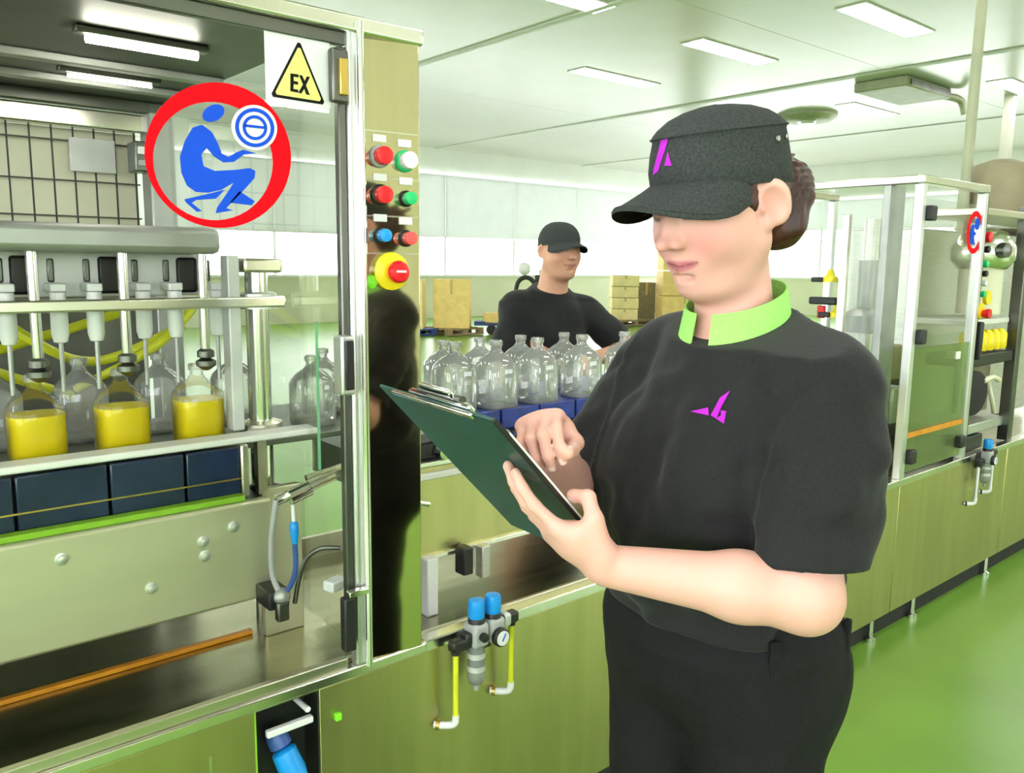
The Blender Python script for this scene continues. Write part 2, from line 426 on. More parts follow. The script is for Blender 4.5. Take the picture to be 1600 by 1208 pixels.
for x in (0.5, 1.9, 3.0, 3.35, 4.1, 4.9, 5.8, 6.8):
    MB().turn((x, YP + 0.012, 0), (0, 0, 1), [(0.022, 0), (0.022, 0.015), (0.01, 0.02), (0.01, 0.085)], 14).build('levelling_foot', 'chrome', base)
MB().bx(-0.9, 0.935, YP - 0.012, YP + 0.012, 0.600, 0.622, 0.003).build('front_rim', 'steel_bright', base)
MB().bx(0.935, 9.0, YP - 0.006, YP + 0.03, 0.596, 0.622, 0.003).build('front_rim', 'steel_bright', base)
MB().bx(-0.9, 0.93, YP + 0.012, 2.53, 0.585, 0.600).build('drip_tray', 'steel_pan', base)
MB().bx(0.93, 9.0, YP + 0.012, 2.05, 0.585, 0.600).build('drip_tray', 'steel_pan', base)
MB().bx(-0.9, 9.0, YP + 0.05, YP + 0.062, 0.600, 0.612, 0.002).build('inner_rim', 'steel', base)
MB().bx(-0.9, 0.685, 1.692, 1.708, 0.600, 0.610, 0.002).build('orange_strip', 'orange_strip', base)
MB().bx(0.93, 9.0, 2.05, 2.065, 0.585, 0.66).build('rear_rim', 'steel', base)
# dark recess with a valve
MB().bx(0.562, 0.686, 1.45, 1.46, 0.09, 0.59).build('recess_back', 'black_plastic', base)
MB().bx(0.558, 0.562, 1.39, 1.46, 0.085, 0.595).build('recess_side', 'green_strip', base)
MB().bx(0.686, 0.690, 1.39, 1.46, 0.085, 0.595).build('recess_side', 'dark_steel', base)
r = thing('drain_valve', 'blue-handled valve on a pale bar in the dark cabinet recess', 'valve', (0.62, 1.40, 0.42), shift=True)
MB().box((0.632, 1.40, 0.535), (0.095, 0.014, 0.014), 0.003).build('mounting_bar', 'white_plastic', r)
MB().turn((0.612, 1.425, 0.52), (0.25, -0.35, -0.9), [(0.019, 0), (0.022, 0.012), (0.022, 0.03), (0.014, 0.033)], 16).build('valve_body', 'socket_blue', r)
MB().turn((0.621, 1.412, 0.488), (0.25, -0.35, -0.9), [(0.014, 0), (0.024, 0.006), (0.026, 0.05), (0.022, 0.07), (0.01, 0.074)], 18).build('blue_cap', 'blue_cap', r)
MB().cyl((0.667, 1.455, 0.56), (0.667, 1.392, 0.56), 0.006, n=10).build('stud', 'white_plastic', r)
MB().bx(0.72, 0.733, YP - 0.012, YP, 0.52, 0.535, 0.002).build('green_plug', 'lime_plastic', r)

# ================================================================== filler enclosure: posts, roof, panes
enc = thing('filler_enclosure', 'framed glass guard enclosure of the near filling machine', 'machine guard', (0.3, 1.9, 0.62), shift=True)
MB().bx(0.768, 0.800, 1.375, 1.405, 0.622, 1.852, 0.006).build('corner_post', 'frame_alu', enc)
MB().cyl((0.790, 1.368, 0.622), (0.790, 1.368, 1.845), 0.0075, n=14).build('hinge_rod', 'chrome', enc)
MB().bx(0.752, 0.768, 1.382, 1.400, 0.66, 1.80, 0.003).build('door_stile', 'dark_steel', enc)
MB().bx(-0.9, 0.93, 1.370, 1.412, 1.826, 1.856, 0.005).build('top_beam', 'steel_bright', enc)
MB().bx(-0.9, 0.77, 1.384, 1.400, 1.803, 1.826, 0.002).build('door_rail', 'dark_steel', enc)
MB().bx(-0.9, 0.80, 1.41, 2.52, 1.846, 1.854).build('roof_panel', 'roof_lining', enc)
for y, m in ((2.0, 'grey_metal'), (2.22, 'grey_metal')):
    MB().bx(-0.9, 0.79, y, y + 0.03, 1.828, 1.846, 0.003).build('roof_rib', m, enc)
MB().bx(-0.9, 0.80, 2.47, 2.52, 1.765, 1.815, 0.006).build('rear_beam', 'steel_bright', enc)
MB().bx(-0.9, 0.80, 2.44, 2.47, 1.815, 1.846, 0.003).build('rear_beam', 'dark_steel', enc)
MB().bx(0.745, 0.815, 2.44, 2.52, 0.62, 1.846, 0.006).build('rear_post', 'grey_metal', enc)
MB().bx(-0.9, 0.752, 1.392, 1.396, 0.640, 1.803).build('door_pane', 'pane', enc)
MB().bx(0.797, 0.801, 1.412, 2.44, 0.64, 1.846).build('side_pane', 'pane', enc)
MB().bx(0.706, 0.710, 1.398, 1.402, 1.03, 1.31).build('pane_edge', 'pane_edge', enc)
MB().bx(0.733, 0.766, 1.366, 1.384, 1.70, 1.792, 0.004).build('hinge', 'dark_steel', enc)
MB().bx(0.745, 0.762, 1.360, 1.368, 1.712, 1.775, 0.002).build('hinge_leaf', 'brass', enc)
h = MB().bx(0.732, 0.760, 1.350, 1.384, 1.175, 1.285, 0.004).build('handle', 'frame_alu', enc)
MB().bx(0.738, 0.756, 1.346, 1.351, 1.185, 1.277, 0.003).build('handle_grip', 'black_plastic', h)
h = MB().bx(0.735, 0.760, 1.362, 1.384, 0.665, 0.775, 0.004).build('lower_hinge', 'black_plastic', enc)
MB().bx(0.742, 0.785, 1.355, 1.370, 0.778, 0.790, 0.002).build('hinge_pin', 'chrome', h)
MB().bx(-0.9, 0.752, 1.386, 1.402, 0.622, 0.642, 0.002).build('bottom_rail', 'steel', enc)
# interior tubes under the roof
for y, x0, x1 in ((1.745, 0.43, 0.635), (2.12, 0.48, 0.66)):
    l = thing('tube_lamp', 'glowing lamp tube under the machine roof, nearer the door' if y < 2 else 'dim second lamp tube farther back under the machine roof', 'lamp', ((x0 + x1) / 2, y, 1.84), shift=True)
    MB().bx(x0 - 0.02, x1 + 0.02, y - 0.016, y + 0.016, 1.832, 1.846, 0.003).build('lamp_holder', 'dark_steel', l)
    MB().cyl((x0, y, 1.826), (x1, y, 1.826), 0.009 if y < 2 else 0.004, n=12).build('tube', 'tube_glow', l)
# rear guard of wire mesh in front of a cream panel
gm = thing('rear_guard', 'dark wire mesh over a cream panel at the back of the machine', 'wire mesh', (0.2, 2.55, 0.62), shift=True)
MB().bx(-0.9, 0.745, 2.56, 2.575, 1.46, 1.77).build('cream_panel', 'cream_panel', gm)
MB().bx(-0.9, 0.745, 2.55, 2.575, 0.62, 1.46).build('lower_panel', 'dark_steel', gm)
x = 0.735; vert = None
vm = MB().bx(-0.002, 0.002, -0.002, 0.002, 0, 0.31).mesh('wire', 'wire_dark')
while x > -0.6:
    share('wire', vm, gm, (x - 0.2, -0.01, 0.84)); x -= 0.0523
hw = MB().bx(-1.1, 0.545, -0.002, 0.002, -0.002, 0.002).mesh('wire', 'wire_dark')
for z in (1.735, 1.63, 1.535):
    share('wire', hw, gm, (0, -0.014, z - 0.62))
tag(MB().bx(0.565, 0.680, 2.526, 2.534, 1.655, 1.745, 0.002).build('notice_plate', 'pale_metal'), 'blank pale grey notice plate on the wire mesh', 'notice')
r = thing('switch_box', 'small dark switch box beside the blank notice plate', 'switch box', (0.72, 2.45, 1.68), shift=True)
MB().bx(0.695, 0.744, 2.40, 2.47, 1.655, 1.735, 0.004).build('casing', 'dark_steel', r)
MB().bx(0.702, 0.722, 2.392, 2.401, 1.70, 1.72, 0.002).build('switch', 'white_plastic', r)
MB().bx(0.702, 0.722, 2.392, 2.401, 1.67, 1.685, 0.002).build('switch', 'grey_plastic', r)

# ------------------------------------------------------------------ signs on the door glass
YS = 1.391
def sgn(px, py, d): return (0.540 + (px - 348) * 0.00114 , YS - d, 1.592 + (243 - py) * 0.001018 + (px - 348) * 0.0001)
def c1(pts): return [(a / 2.857, b / 2.857) for a, b in pts]
def ell(cx, cy, rx, ry, n=48, tilt=0.0):
    out = []
    for i in range(n):
        t = 2 * math.pi * i / n; a, b = rx * math.cos(t), ry * math.sin(t)
        out.append((cx + a * math.cos(tilt) - b * math.sin(tilt), cy + a * math.sin(tilt) + b * math.cos(tilt)))
    return out
sg = thing('round_sign', 'round red ring sign with a blue crouching figure on the machine door', 'sign', (0.54, YS, 1.47), shift=True)
MB().ring_plate(c1(ell(993, 697, 307, 328)), c1(ell(966, 722, 250, 266)), lambda x, y, d: sgn(x, y, d), 0.002).build('red_ring', 'sign_red', sg)
MB().plate(c1([(915, 558), (955, 590), (978, 640), (992, 685), (1020, 702), (1055, 680), (1085, 668), (1140, 684), (1088, 690), (1042, 724), (1000, 726), (960, 698), (932, 660), (908, 690), (915, 742), (960, 764), (1050, 760), (1110, 752), (1135, 766), (1130, 800), (1085, 850), (1045, 890), (1002, 935), (1032, 946), (958, 956), (965, 930), (1012, 862), (1040, 818), (985, 850), (930, 862), (880, 857), (845, 828), (825, 770), (822, 700), (845, 630), (878, 572)]), sgn, 0.002).build('figure', 'sign_blue', sg)
MB().plate(c1(ell(965, 506, 50, 34, 20, -0.6)), sgn, 0.002).build('figure_head', 'sign_blue', sg)
MB().plate(c1([(1062, 858), (1128, 908), (1112, 926), (1018, 910)]), sgn, 0.002).build('figure_foot', 'sign_blue', sg)
MB().plate(c1([(832, 888), (950, 862), (1000, 850), (960, 890), (880, 893), (860, 905), (900, 944), (880, 946), (838, 902)]), sgn, 0.002).build('figure_leg', 'sign_blue', sg)
MB().plate(c1(ell(1137, 567, 100, 104)), lambda x, y, d: sgn(x, y, d + 0.0021), 0.0015).build('disc_ground', 'sign_white', sg)
def up(x, y, d): return sgn(x, y, d + 0.0036)
MB().ring_plate(c1(ell(1137, 567, 86, 90, 32)), c1(ell(1137, 567, 70, 73, 32)), up, 0.001).build('disc_ring', 'sign_blue', sg)
MB().ring_plate(c1(ell(1137, 567, 54, 57, 32)), c1(ell(1137, 567, 41, 43, 32)), up, 0.001).build('disc_ring', 'sign_blue', sg)
MB().plate(c1([(1092, 552), (1180, 560), (1180, 572), (1092, 564)]), up, 0.001).build('disc_bar', 'sign_blue', sg)

ex = thing('warning_sign', 'white EX warning sign with a yellow triangle at the top of the door', 'sign', (0.686, YS, 1.70), shift=True)
MB().plate([(418, 40), (524, 40), (524, 163), (418, 163)], sgn, 0.0015).build('white_ground', 'sign_white', ex)
def s1(k): return lambda x, y, d: sgn(x, y, d + 0.0015 + k * 0.0008)
def rtri(k):
    P = [(473, 52), (515, 157), (424, 147)]; c = (470.7, 118.7)
    P = [(c[0] + (a - c[0]) * k, c[1] + (b - c[1]) * k) for a, b in P]; out = []
    for i in range(3):
        p, q, n = P[i], P[(i + 1) % 3], P[i - 1]
        for t in (0.06, 0.0):
            o = n if t == 0.06 else q
            f = 0.05
            out.append((p[0] + (o[0] - p[0]) * f, p[1] + (o[1] - p[1]) * f))
    return out
MB().plate(rtri(1.0), s1(0), 0.0008).build('triangle_border', 'sign_black', ex)
MB().plate(rtri(0.86), s1(1), 0.0008).build('triangle', 'sign_yellow', ex)
MB().plate([(457, 108), (470, 109), (470, 114), (462, 113), (462, 120), (469, 121), (469, 126), (462, 125), (461, 133), (469, 134), (469, 139), (456, 137)], s1(2), 0.0006).build('letter_e', 'sign_black', ex)
MB().plate([(471, 110), (476, 110), (480, 119), (484, 111), (489, 112), (482, 126), (488, 142), (482, 141), (479, 132), (474, 140), (469, 139), (477, 125)], s1(2), 0.0006).build('letter_x', 'sign_black', ex)

# ------------------------------------------------------------------ mirror-polished control panel, hung a touch off square
cp = thing('control_panel', 'tall mirror-polished steel control panel with coloured push buttons', 'control panel', (0.803, 1.388, 0.622), math.radians(-7.0))
MB().bx(0.0, 0.118, 0.0, 0.03, 0.0, 1.222, 0.002).build('face_plate', 'mirror_steel', cp)
MB().bx(-0.004, 0.0, -0.002, 0.03, 0.0, 1.222).build('edge_strip', 'steel_bright', cp)
def pz(z): return z - 0.622
def button(x, z, ring, cap, rc, proud=0.022, label=True, name='push_button'):
    b = MB().turn((x, 0, pz(z)), (0, -1, 0), [(rc * 1.25, 0), (rc * 1.25, 0.004), (rc * 1.1, 0.008), (rc * 0.9, 0.009)], 22).build(name, ring, cp)
    MB().turn((x, -0.006, pz(z)), (0, -1, 0), [(rc * 0.92, 0), (rc, proud * 0.6), (rc * 0.95, proud), (rc * 0.5, proud * 1.06)], 22).build('button_cap', cap, b)
    if label:
        MB().bx(x - 0.014, x + 0.014, -0.002, 0, pz(z + 0.026), pz(z + 0.040), 0.0008).build('legend_plate', 'white_plastic', cp)
button(0.034, 1.616, 'grey_plastic', 'red_plastic', 0.0170)
button(0.086, 1.611, 'green_plastic', 'white_plastic', 0.0165)
button(0.034, 1.545, 'black_plastic', 'red_plastic', 0.0165)
button(0.088, 1.541, 'black_plastic', 'green_plastic', 0.0125)
button(0.034, 1.470, 'black_plastic', 'blue_cap', 0.0125)
button(0.087, 1.466, 'black_plastic', 'pink_plastic', 0.0130)
MB().turn((0.052, 0, pz(1.403)), (0, -1, 0), [(0.036, 0), (0.036, 0.012), (0.033, 0.014)], 28).build('yellow_shroud', 'yellow_plastic', cp)
b = MB().turn((0.056, -0.012, pz(1.402)), (0, -1, 0), [(0.013, 0), (0.013, 0.02)], 18).build('stop_stem', 'red_plastic', cp)
MB().turn((0.056, -0.030, pz(1.402)), (0, -1, 0), [(0.021, 0), (0.021, 0.008), (0.017, 0.014), (0.006, 0.0155)], 22).build('stop_cap', 'red_plastic', b)
MB().bx(0.046, 0.066, -0.0465, -0.0455, pz(1.401), pz(1.405)).build('arrow_mark', 'white_plastic', b)
MB().turn((0.010, 0, pz(1.383)), (0, -1, 0), [(0.013, 0), (0.013, 0.01), (0.008, 0.013)], 18).build('indicator', 'lime_plastic', cp)
for z in (1.575, 1.505, 1.435, 1.66):
    MB().bx(0.006, 0.114, -0.0012, 0, pz(z), pz(z + 0.003)).build('seam_bead', 'steel_bright', cp)

# ================================================================== filling head, rail, beam
fh = thing('filling_head', 'grey filling head with chrome rods and white nozzles above the bottles', 'filling head', (0.2, 1.8, 1.2), shift=True)
MB().bx(-0.7, 0.640, 1.665, 1.98, 1.432, 1.484, 0.014).build('manifold', 'grey_metal', fh)
MB().bx(-0.7, 0.640, 1.80, 1.83, 1.346, 1.434, 0.003).build('back_plate', 'pale_metal', fh)
MB().bx(-0.7, 0.785, 1.690, 1.722, 1.322, 1.345, 0.004).build('cross_bar', 'steel_bright', fh)
MB().bx(-0.7, 0.785, 1.86, 1.89, 1.322, 1.340, 0.004).build('cross_bar', 'steel', fh)
for x in (0.0, 0.155, 0.307, 0.460, 0.612):
    rd = MB().cyl((x, 1.706, 1.235), (x, 1.706, 1.436), 0.0095, n=16).build('piston_rod', 'chrome', fh)
    MB().bx(x - 0.021, x + 0.021, 1.797, 1.801, 1.352, 1.425, 0.006).build('slot', 'black_plastic', fh)
    MB().turn((x, 1.706, 1.235), (0, 0, -1), [(0.0095, -0.005), (0.017, 0), (0.017, 0.012), (0.01, 0.015), (0.02, 0.02), (0.02, 0.03), (0.006, 0.04)], 16).build('rod_fitting', 'dark_steel', rd)
for x in (-0.05, 0.03, 0.115, 0.190, 0.270, 0.355, 0.418, 0.508, 0.570, 0.656):
    nz = MB().turn((x, 1.752, 1.345), (0, 0, -1), [(0.014, -0.012), (0.014, 0.0), (0.0155, 0.02), (0.0155, 0.068), (0.012, 0.082), (0.005, 0.084)], 16).build('nozzle', 'white_plastic', fh)
    MB().cyl((x, 1.752, 1.168), (x, 1.752, 1.27), 0.0042, n=10).build('nozzle_tube', 'grey_metal', nz)
    MB().bx(x - 0.006, x + 0.006, 1.797, 1.801, 1.375, 1.42, 0.003).build('slot', 'dark_steel', fh)
    MB().bx(x - 0.014, x + 0.014, 1.74, 1.80, 1.358, 1.374, 0.003).build('nozzle_bracket', 'white_plastic', fh)
col = thing('drive_column', 'thick chrome column with clamp collars at the end of the filling head', 'column', (0.74, 1.72, 0.6), shift=True)
MB().cyl((0.738, 1.735, 0.60), (0.738, 1.735, 1.40), 0.0245, n=24).build('shaft', 'chrome', col)
MB().bx(0.696, 0.782, 1.695, 1.775, 1.395, 1.425, 0.006).build('top_block', 'steel', col)
MB().turn((0.738, 1.735, 1.318), (0, 0, 1), [(0.042, 0), (0.042, 0.032), (0.03, 0.036)], 24).build('collar', 'steel_matt', col)
MB().turn((0.738, 1.735, 1.045), (0, 0, 1), [(0.046, 0), (0.046, 0.022), (0.03, 0.028)], 24).build('collar', 'steel', col)
MB().turn((0.738, 1.735, 0.83), (0, 0, 1), [(0.042, 0), (0.042, 0.09), (0.03, 0.095)], 24).build('collar', 'dark_steel', col)
MB().bx(0.662, 0.688, 1.70, 1.74, 1.06, 1.43, 0.003).build('side_bar', 'pale_metal', col)
rl = thing('guide_rail', 'thick white guide rail running in front of the yellow bottles', 'guide rail', (0.2, 1.66, 1.04), shift=True)
MB().bx(-0.7, 0.825, 1.632, 1.690, 1.046, 1.060, 0.004).build('rail', 'white_rail', rl)
for x in (-0.3, 0.15, 0.70):
    MB().bx(x - 0.01, x + 0.01, 1.645, 1.665, 0.93, 1.047).build('bracket', 'steel', rl)
fb = thing('filler_beam', 'broad olive steel beam with bolts below the dark blue panels', 'machine beam', (0.2, 1.65, 0.72), shift=True)
MB().bx(-0.7, 0.700, 1.598, 1.626, 0.718, 0.932, 0.008).build('front_plate', 'steel_satin', fb)
MB().bx(-0.7, 0.69, 1.626, 2.2, 0.86, 0.93).build('table', 'dark_steel', fb)
MB().bx(-0.7, 0.645, 1.606, 1.632, 0.932, 0.944, 0.002).build('green_strip', 'green_strip', fb)
for x, z in ((0.301, 0.889), (0.614, 0.886), (0.450, 0.797), (0.552, 0.868), (0.554, 0.838), (0.0, 0.889), (0.12, 0.80)):
    MB().turn((x, 1.598, z), (0, -1, 0), [(0.012, 0), (0.012, 0.002), (0.0075, 0.003), (0.0075, 0.008), (0.003, 0.009)], 14).build('bolt', 'steel_matt', fb)
bp = thing('blue_guard', 'dark navy glossy guard panels under the white guide rail', 'guard panel', (0.2, 1.63, 0.95), shift=True)
for a, b in ((-0.7, -0.30), (-0.295, -0.05), (-0.045, 0.238), (0.243, 0.392), (0.397, 0.532), (0.537, 0.645)):
    MB().bx(a, b, 1.628, 1.636, 0.944, 1.042, 0.003).build('panel', 'navy_panel', bp)
MB().bx(-0.7, 0.645, 1.6265, 1.6285, 0.974, 0.977).build('brown_line', 'brass', bp)
MB().bx(0.645, 0.662, 1.622, 1.640, 0.935, 1.046, 0.004).build('end_cap', 'steel', bp)
cb = thing('bottle_table', 'dark slide plate on which the filled bottles stand', 'slide plate', (0.2, 1.85, 0.95), shift=True)
MB().bx(-0.7, 1.22, 1.695, 2.10, 1.020, 1.034, 0.002).build('plate', 'dark_steel', cb)
MB().bx(-0.7, 0.66, 1.70, 2.05, 0.935, 1.02).build('support', 'black_plastic', cb)
hoses = [[(0.0, 2.05, 1.28), (0.2, 2.0, 1.22), (0.38, 2.05, 1.25), (0.55, 2.05, 1.30)], [(0.2, 2.1, 1.40), (0.36, 2.0, 1.24), (0.5, 2.05, 1.19), (0.7, 2.1, 1.26)],
         [(-0.1, 2.1, 1.2), (0.15, 2.05, 1.25), (0.3, 2.1, 1.17), (0.45, 2.15, 1.10)], [(0.45, 2.1, 1.12), (0.6, 2.0, 1.22), (0.72, 2.05, 1.32), (0.78, 2.2, 1.36)]]
for k, h in enumerate(hoses):
    tag(MB().tube(h, 0.011, 8).build('hose', 'yellow_tube'), 'yellow-green hose looping behind the bottles, ' + ('lowest at left', 'reaching the column', 'nearest the left edge', 'rising on the right')[k], 'hose')

# pneumatic fittings by the column
pn = thing('pneumatic_actuator', 'small silver pneumatic actuator with a bright blue hose by the chrome column', 'actuator', (0.74, 1.5, 0.72), shift=True)
MB().cyl((0.672, 1.52, 0.948), (0.80, 1.52, 0.978), 0.011, n=14).build('cylinder', 'steel_bright', pn)
MB().cyl((0.69, 1.50, 0.955), (0.735, 1.50, 0.968), 0.016, n=14).build('cylinder_head', 'chrome', pn)
MB().cyl((0.735, 1.515, 0.985), (0.82, 1.515, 0.998), 0.006, n=10).build('rod', 'steel_bright', pn)
MB().turn((0.698, 1.50, 0.955), (0, 0, -1), [(0.006, 0), (0.006, 0.012), (0.004, 0.014)], 12).build('green_collar', 'green_plastic', pn)
MB().cyl((0.698, 1.50, 0.945), (0.699, 1.50, 0.905), 0.004, n=10).build('fitting_stem', 'white_plastic', pn)
MB().turn((0.699, 1.50, 0.905), (0.03, 0, -1), [(0.005, 0), (0.009, 0.006), (0.009, 0.022), (0.006, 0.045), (0.004, 0.05)], 14).build('blue_fitting', 'blue_cap', pn)
MB().tube([(0.700, 1.50, 0.86), (0.702, 1.505, 0.80), (0.694, 1.52, 0.76), (0.675, 1.53, 0.74)], 0.0055, 8).build('hose', 'socket_blue', pn)
MB().tube([(0.672, 1.52, 0.95), (0.664, 1.53, 0.87), (0.668, 1.54, 0.79), (0.68, 1.53, 0.745)], 0.006, 8).build('hose', 'grey_plastic', pn)
MB().tube([(0.71, 1.53, 0.72), (0.725, 1.52, 0.80), (0.75, 1.5, 0.835), (0.79, 1.48, 0.835)], 0.005, 8).build('hose', 'dark_steel', pn)
MB().ball((0.682, 1.53, 0.742), 0.018).build('manifold_block', 'grey_metal', pn)
MB().bx(0.655, 0.70, 1.53, 1.598, 0.715, 0.755, 0.004).build('mounting_block', 'black_plastic', pn)
MB().bx(0.665, 0.69, 1.51, 1.53, 0.695, 0.735, 0.004).build('valve_block', 'dark_steel', pn)
MB().box((0.778, 1.48, 0.76), (0.045, 0.03, 0.022), 0.004, rz=0.3).build('bracket', 'white_plastic', pn)
MB().bx(0.702, 0.793, 1.66, 1.68, 0.60, 0.935, 0.003).build('back_plate', 'steel_satin', pn)

# ================================================================== bottles
def sq_ring(a, z, n=24, e=3.2):
    out = []
    for i in range(n):
        t = 2 * math.pi * i / n + math.pi / n
        c, s = math.cos(t), math.sin(t)
        k = (abs(c) ** e + abs(s) ** e) ** (-1 / e)
        out.append((a * k * c, a * k * s, z))
    return out
def round_ring(r, z, n=24): return [(r * math.cos(2 * math.pi * i / n + math.pi / n), r * math.sin(2 * math.pi * i / n + math.pi / n), z) for i in range(n)]
gl = MB().loft([sq_ring(0.046, 0.0), sq_ring(0.049, 0.004), sq_ring(0.049, 0.098), sq_ring(0.046, 0.108, e=3), sq_ring(0.036, 0.122, e=2.5), round_ring(0.020, 0.134), round_ring(0.0135, 0.142), round_ring(0.0125, 0.165)], cap=False).mesh('glass', 'bottle_glass')
gc = gl.copy(); gc.materials.clear(); gc.materials.append(MATS['bottle_clear'])
lq = MB().loft([sq_ring(0.0445, 0.003), sq_ring(0.0470, 0.006), sq_ring(0.0470, 0.092)]).mesh('liquid', 'liquid')
lp = MB().loft([round_ring(0.0125, 0.152), round_ring(0.0165, 0.153), round_ring(0.0165, 0.165), round_ring(0.0125, 0.166), round_ring(0.011, 0.160)], cap=False).mesh('lip', 'bottle_glass')
bt = MB().loft([sq_ring(0.045, 0.0), sq_ring(0.048, 0.003), sq_ring(0.0455, 0.008)]).mesh('base', 'bottle_glass')
def bottle(x, y, z, label, filled, group, rz=0.0, s=1.0):
    r = thing('bottle', label, 'bottle', (x, y, z), rz, group)
    r.scale = (s, s, s)
    share('glass', gc if filled else gl, r); share('lip', lp, r); share('base', bt, r)
    if filled: share('liquid', lq, r)
for x, lab in ((0.306, 'leftmost bottle of yellow liquid under the filling nozzles'), (0.459, 'middle bottle of yellow liquid under the filling nozzles'), (0.612, 'bottle of yellow liquid under the nozzles, nearest the chrome column'), (0.153, 'bottle of yellow liquid cut off by the left picture edge')):
    bottle(x, 1.765, 1.034, lab, True, 'yellow filled bottles under the nozzles', s=1.02)
for x, lab in ((0.425, 'empty clear bottle behind, between the first two yellow bottles'), (0.590, 'empty clear bottle behind, between the middle and right yellow bottles'), (0.765, 'empty clear bottle directly behind the chrome column'), (0.262, 'empty clear bottle behind the leftmost yellow bottle')):
    bottle(x, 1.945, 1.034, lab, False, 'empty bottles behind the yellow ones', s=1.06)
for x, y, lab in ((0.895, 1.80, 'clear empty bottle just right of the chrome column'), (0.99, 1.93, 'empty bottle leaving the filler beyond the side glass')):
    bottle(x, y, 1.034, lab, False, 'empty bottles between filler and conveyor')

# ================================================================== conveyor between the machines
cv = thing('conveyor', 'steel bottle conveyor with a bright blue belt side between the machines', 'conveyor', (2.0, 1.8, 0.6), shift=True)
MB().bx(1.22, 3.15, 1.66, 2.02, 0.985, 1.034, 0.003).build('belt', 'blue_belt', cv)
for k in range(14):
    a = 1.225 + k * 0.137
    MB().bx(a, a + 0.13, 1.650, 1.662, 0.987, 1.040, 0.003).build('belt_link', 'blue_belt', cv)
MB().bx(0.94, 3.15, 1.625, 1.65, 0.955, 0.985, 0.003).build('chain_guide', 'black_plastic', cv)
MB().bx(0.94, 3.15, 1.600, 1.625, 0.935, 0.948, 0.003).build('upper_rail', 'steel_bright', cv)
MB().bx(0.94, 3.15, 1.594, 1.612, 0.905, 0.922, 0.003).build('lower_rail', 'white_rail', cv)
MB().bx(0.94, 3.12, 1.605, 1.622, 0.712, 0.935, 0.003).build('side_plate', 'steel_panel', cv)
MB().bx(0.94, 3.12, 1.596, 1.606, 0.704, 0.716, 0.002).build('plate_lip', 'steel_bright', cv)
MB().bx(1.0, 3.12, 1.64, 2.02, 0.86, 0.95).build('frame', 'dark_steel', cv)
for x in (1.14, 1.26, 1.38, 1.50, 1.62):
    MB().turn((x, 1.60, 0.966), (0, -1, 0), [(0.017, -0.02), (0.017, 0.006), (0.006, 0.008)], 14).build('roller', 'chrome', cv)
MB().bx(1.035, 1.065, 1.52, 1.55, 0.60, 0.74, 0.003).build('leg', 'white_rail', cv)
MB().bx(2.2, 2.23, 1.55, 1.58, 0.60, 0.72, 0.003).build('leg', 'white_rail', cv)
MB().bx(0.965, 1.00, 1.60, 1.63, 0.60, 0.72, 0.003).build('leg', 'black_plastic', cv)
MB().bx(1.17, 1.20, 1.56, 1.60, 0.655, 0.725, 0.004).build('sensor', 'black_plastic', cv)
MB().bx(1.235, 1.262, 1.57, 1.60, 0.63, 0.715, 0.004).build('sensor_bracket', 'steel_matt', cv)
MB().tube([(0.985, 1.595, 0.87), (1.02, 1.56, 0.872), (1.06, 1.55, 0.862)], 0.006, 8).build('latch', 'steel_bright', cv)
MB().cyl((0.985, 1.60, 0.82), (0.985, 1.60, 0.88), 0.006, n=10).build('latch_rod', 'black_plastic', cv)
tr = thing('transfer_wheel', 'small silver bottle transfer block where the filler meets the conveyor', 'machine part', (1.15, 1.8, 1.03), shift=True)
MB().turn((1.12, 1.80, 1.034), (0, 0, 1), [(0.09, 0), (0.09, 0.012), (0.03, 0.018), (0.03, 0.05), (0.012, 0.055), (0.012, 0.10)], 20).build('wheel', 'steel_bright', tr)
MB().bx(1.00, 1.22, 1.66, 1.70, 1.0, 1.05, 0.006).build('block', 'white_rail', tr)
MB().tube([(0.95, 1.64, 1.02), (1.02, 1.62, 1.045), (1.10, 1.62, 1.03), (1.16, 1.63, 1.00), (1.22, 1.64, 1.0)], 0.011, 8).build('black_hose', 'black_rubber', tr)
MB().box((1.11, 1.80, 1.12), (0.05, 0.04, 0.03), 0.006, rz=0.5).build('head', 'grey_metal', tr)
cbl = [(1.275, 1.745, 'empty bottle nearest the filler on the blue conveyor'), (1.395, 1.72, 'second empty bottle from the filler on the blue conveyor'), (1.545, 1.72, 'empty bottle in front of the man\'s lowered hand'),
       (1.72, 1.72, 'empty bottle in the middle of the man\'s dark shirt'), (1.905, 1.72, 'empty bottle below the man\'s bent forearm')]
for x, y, lab in cbl: bottle(x, y, 1.034, lab, False, 'empty bottles on the blue conveyor', s=1.1)
bottle(2.09, 1.72, 1.034, 'yellow-filled bottle on the conveyor, half hidden by the woman\'s shoulder', True, 'filled bottles on the blue conveyor', s=1.1)
for k, (x, y) in enumerate(((1.33, 1.87), (1.465, 1.88), (1.62, 1.88), (1.80, 1.88))):
    bottle(x, y, 1.034, ('rear row empty bottle nearest the filler', 'rear row empty bottle, second from the filler', 'rear row empty bottle, third from the filler', 'rear row empty bottle close to the man')[k], False, 'empty bottles in the conveyor\'s rear row', s=1.05)

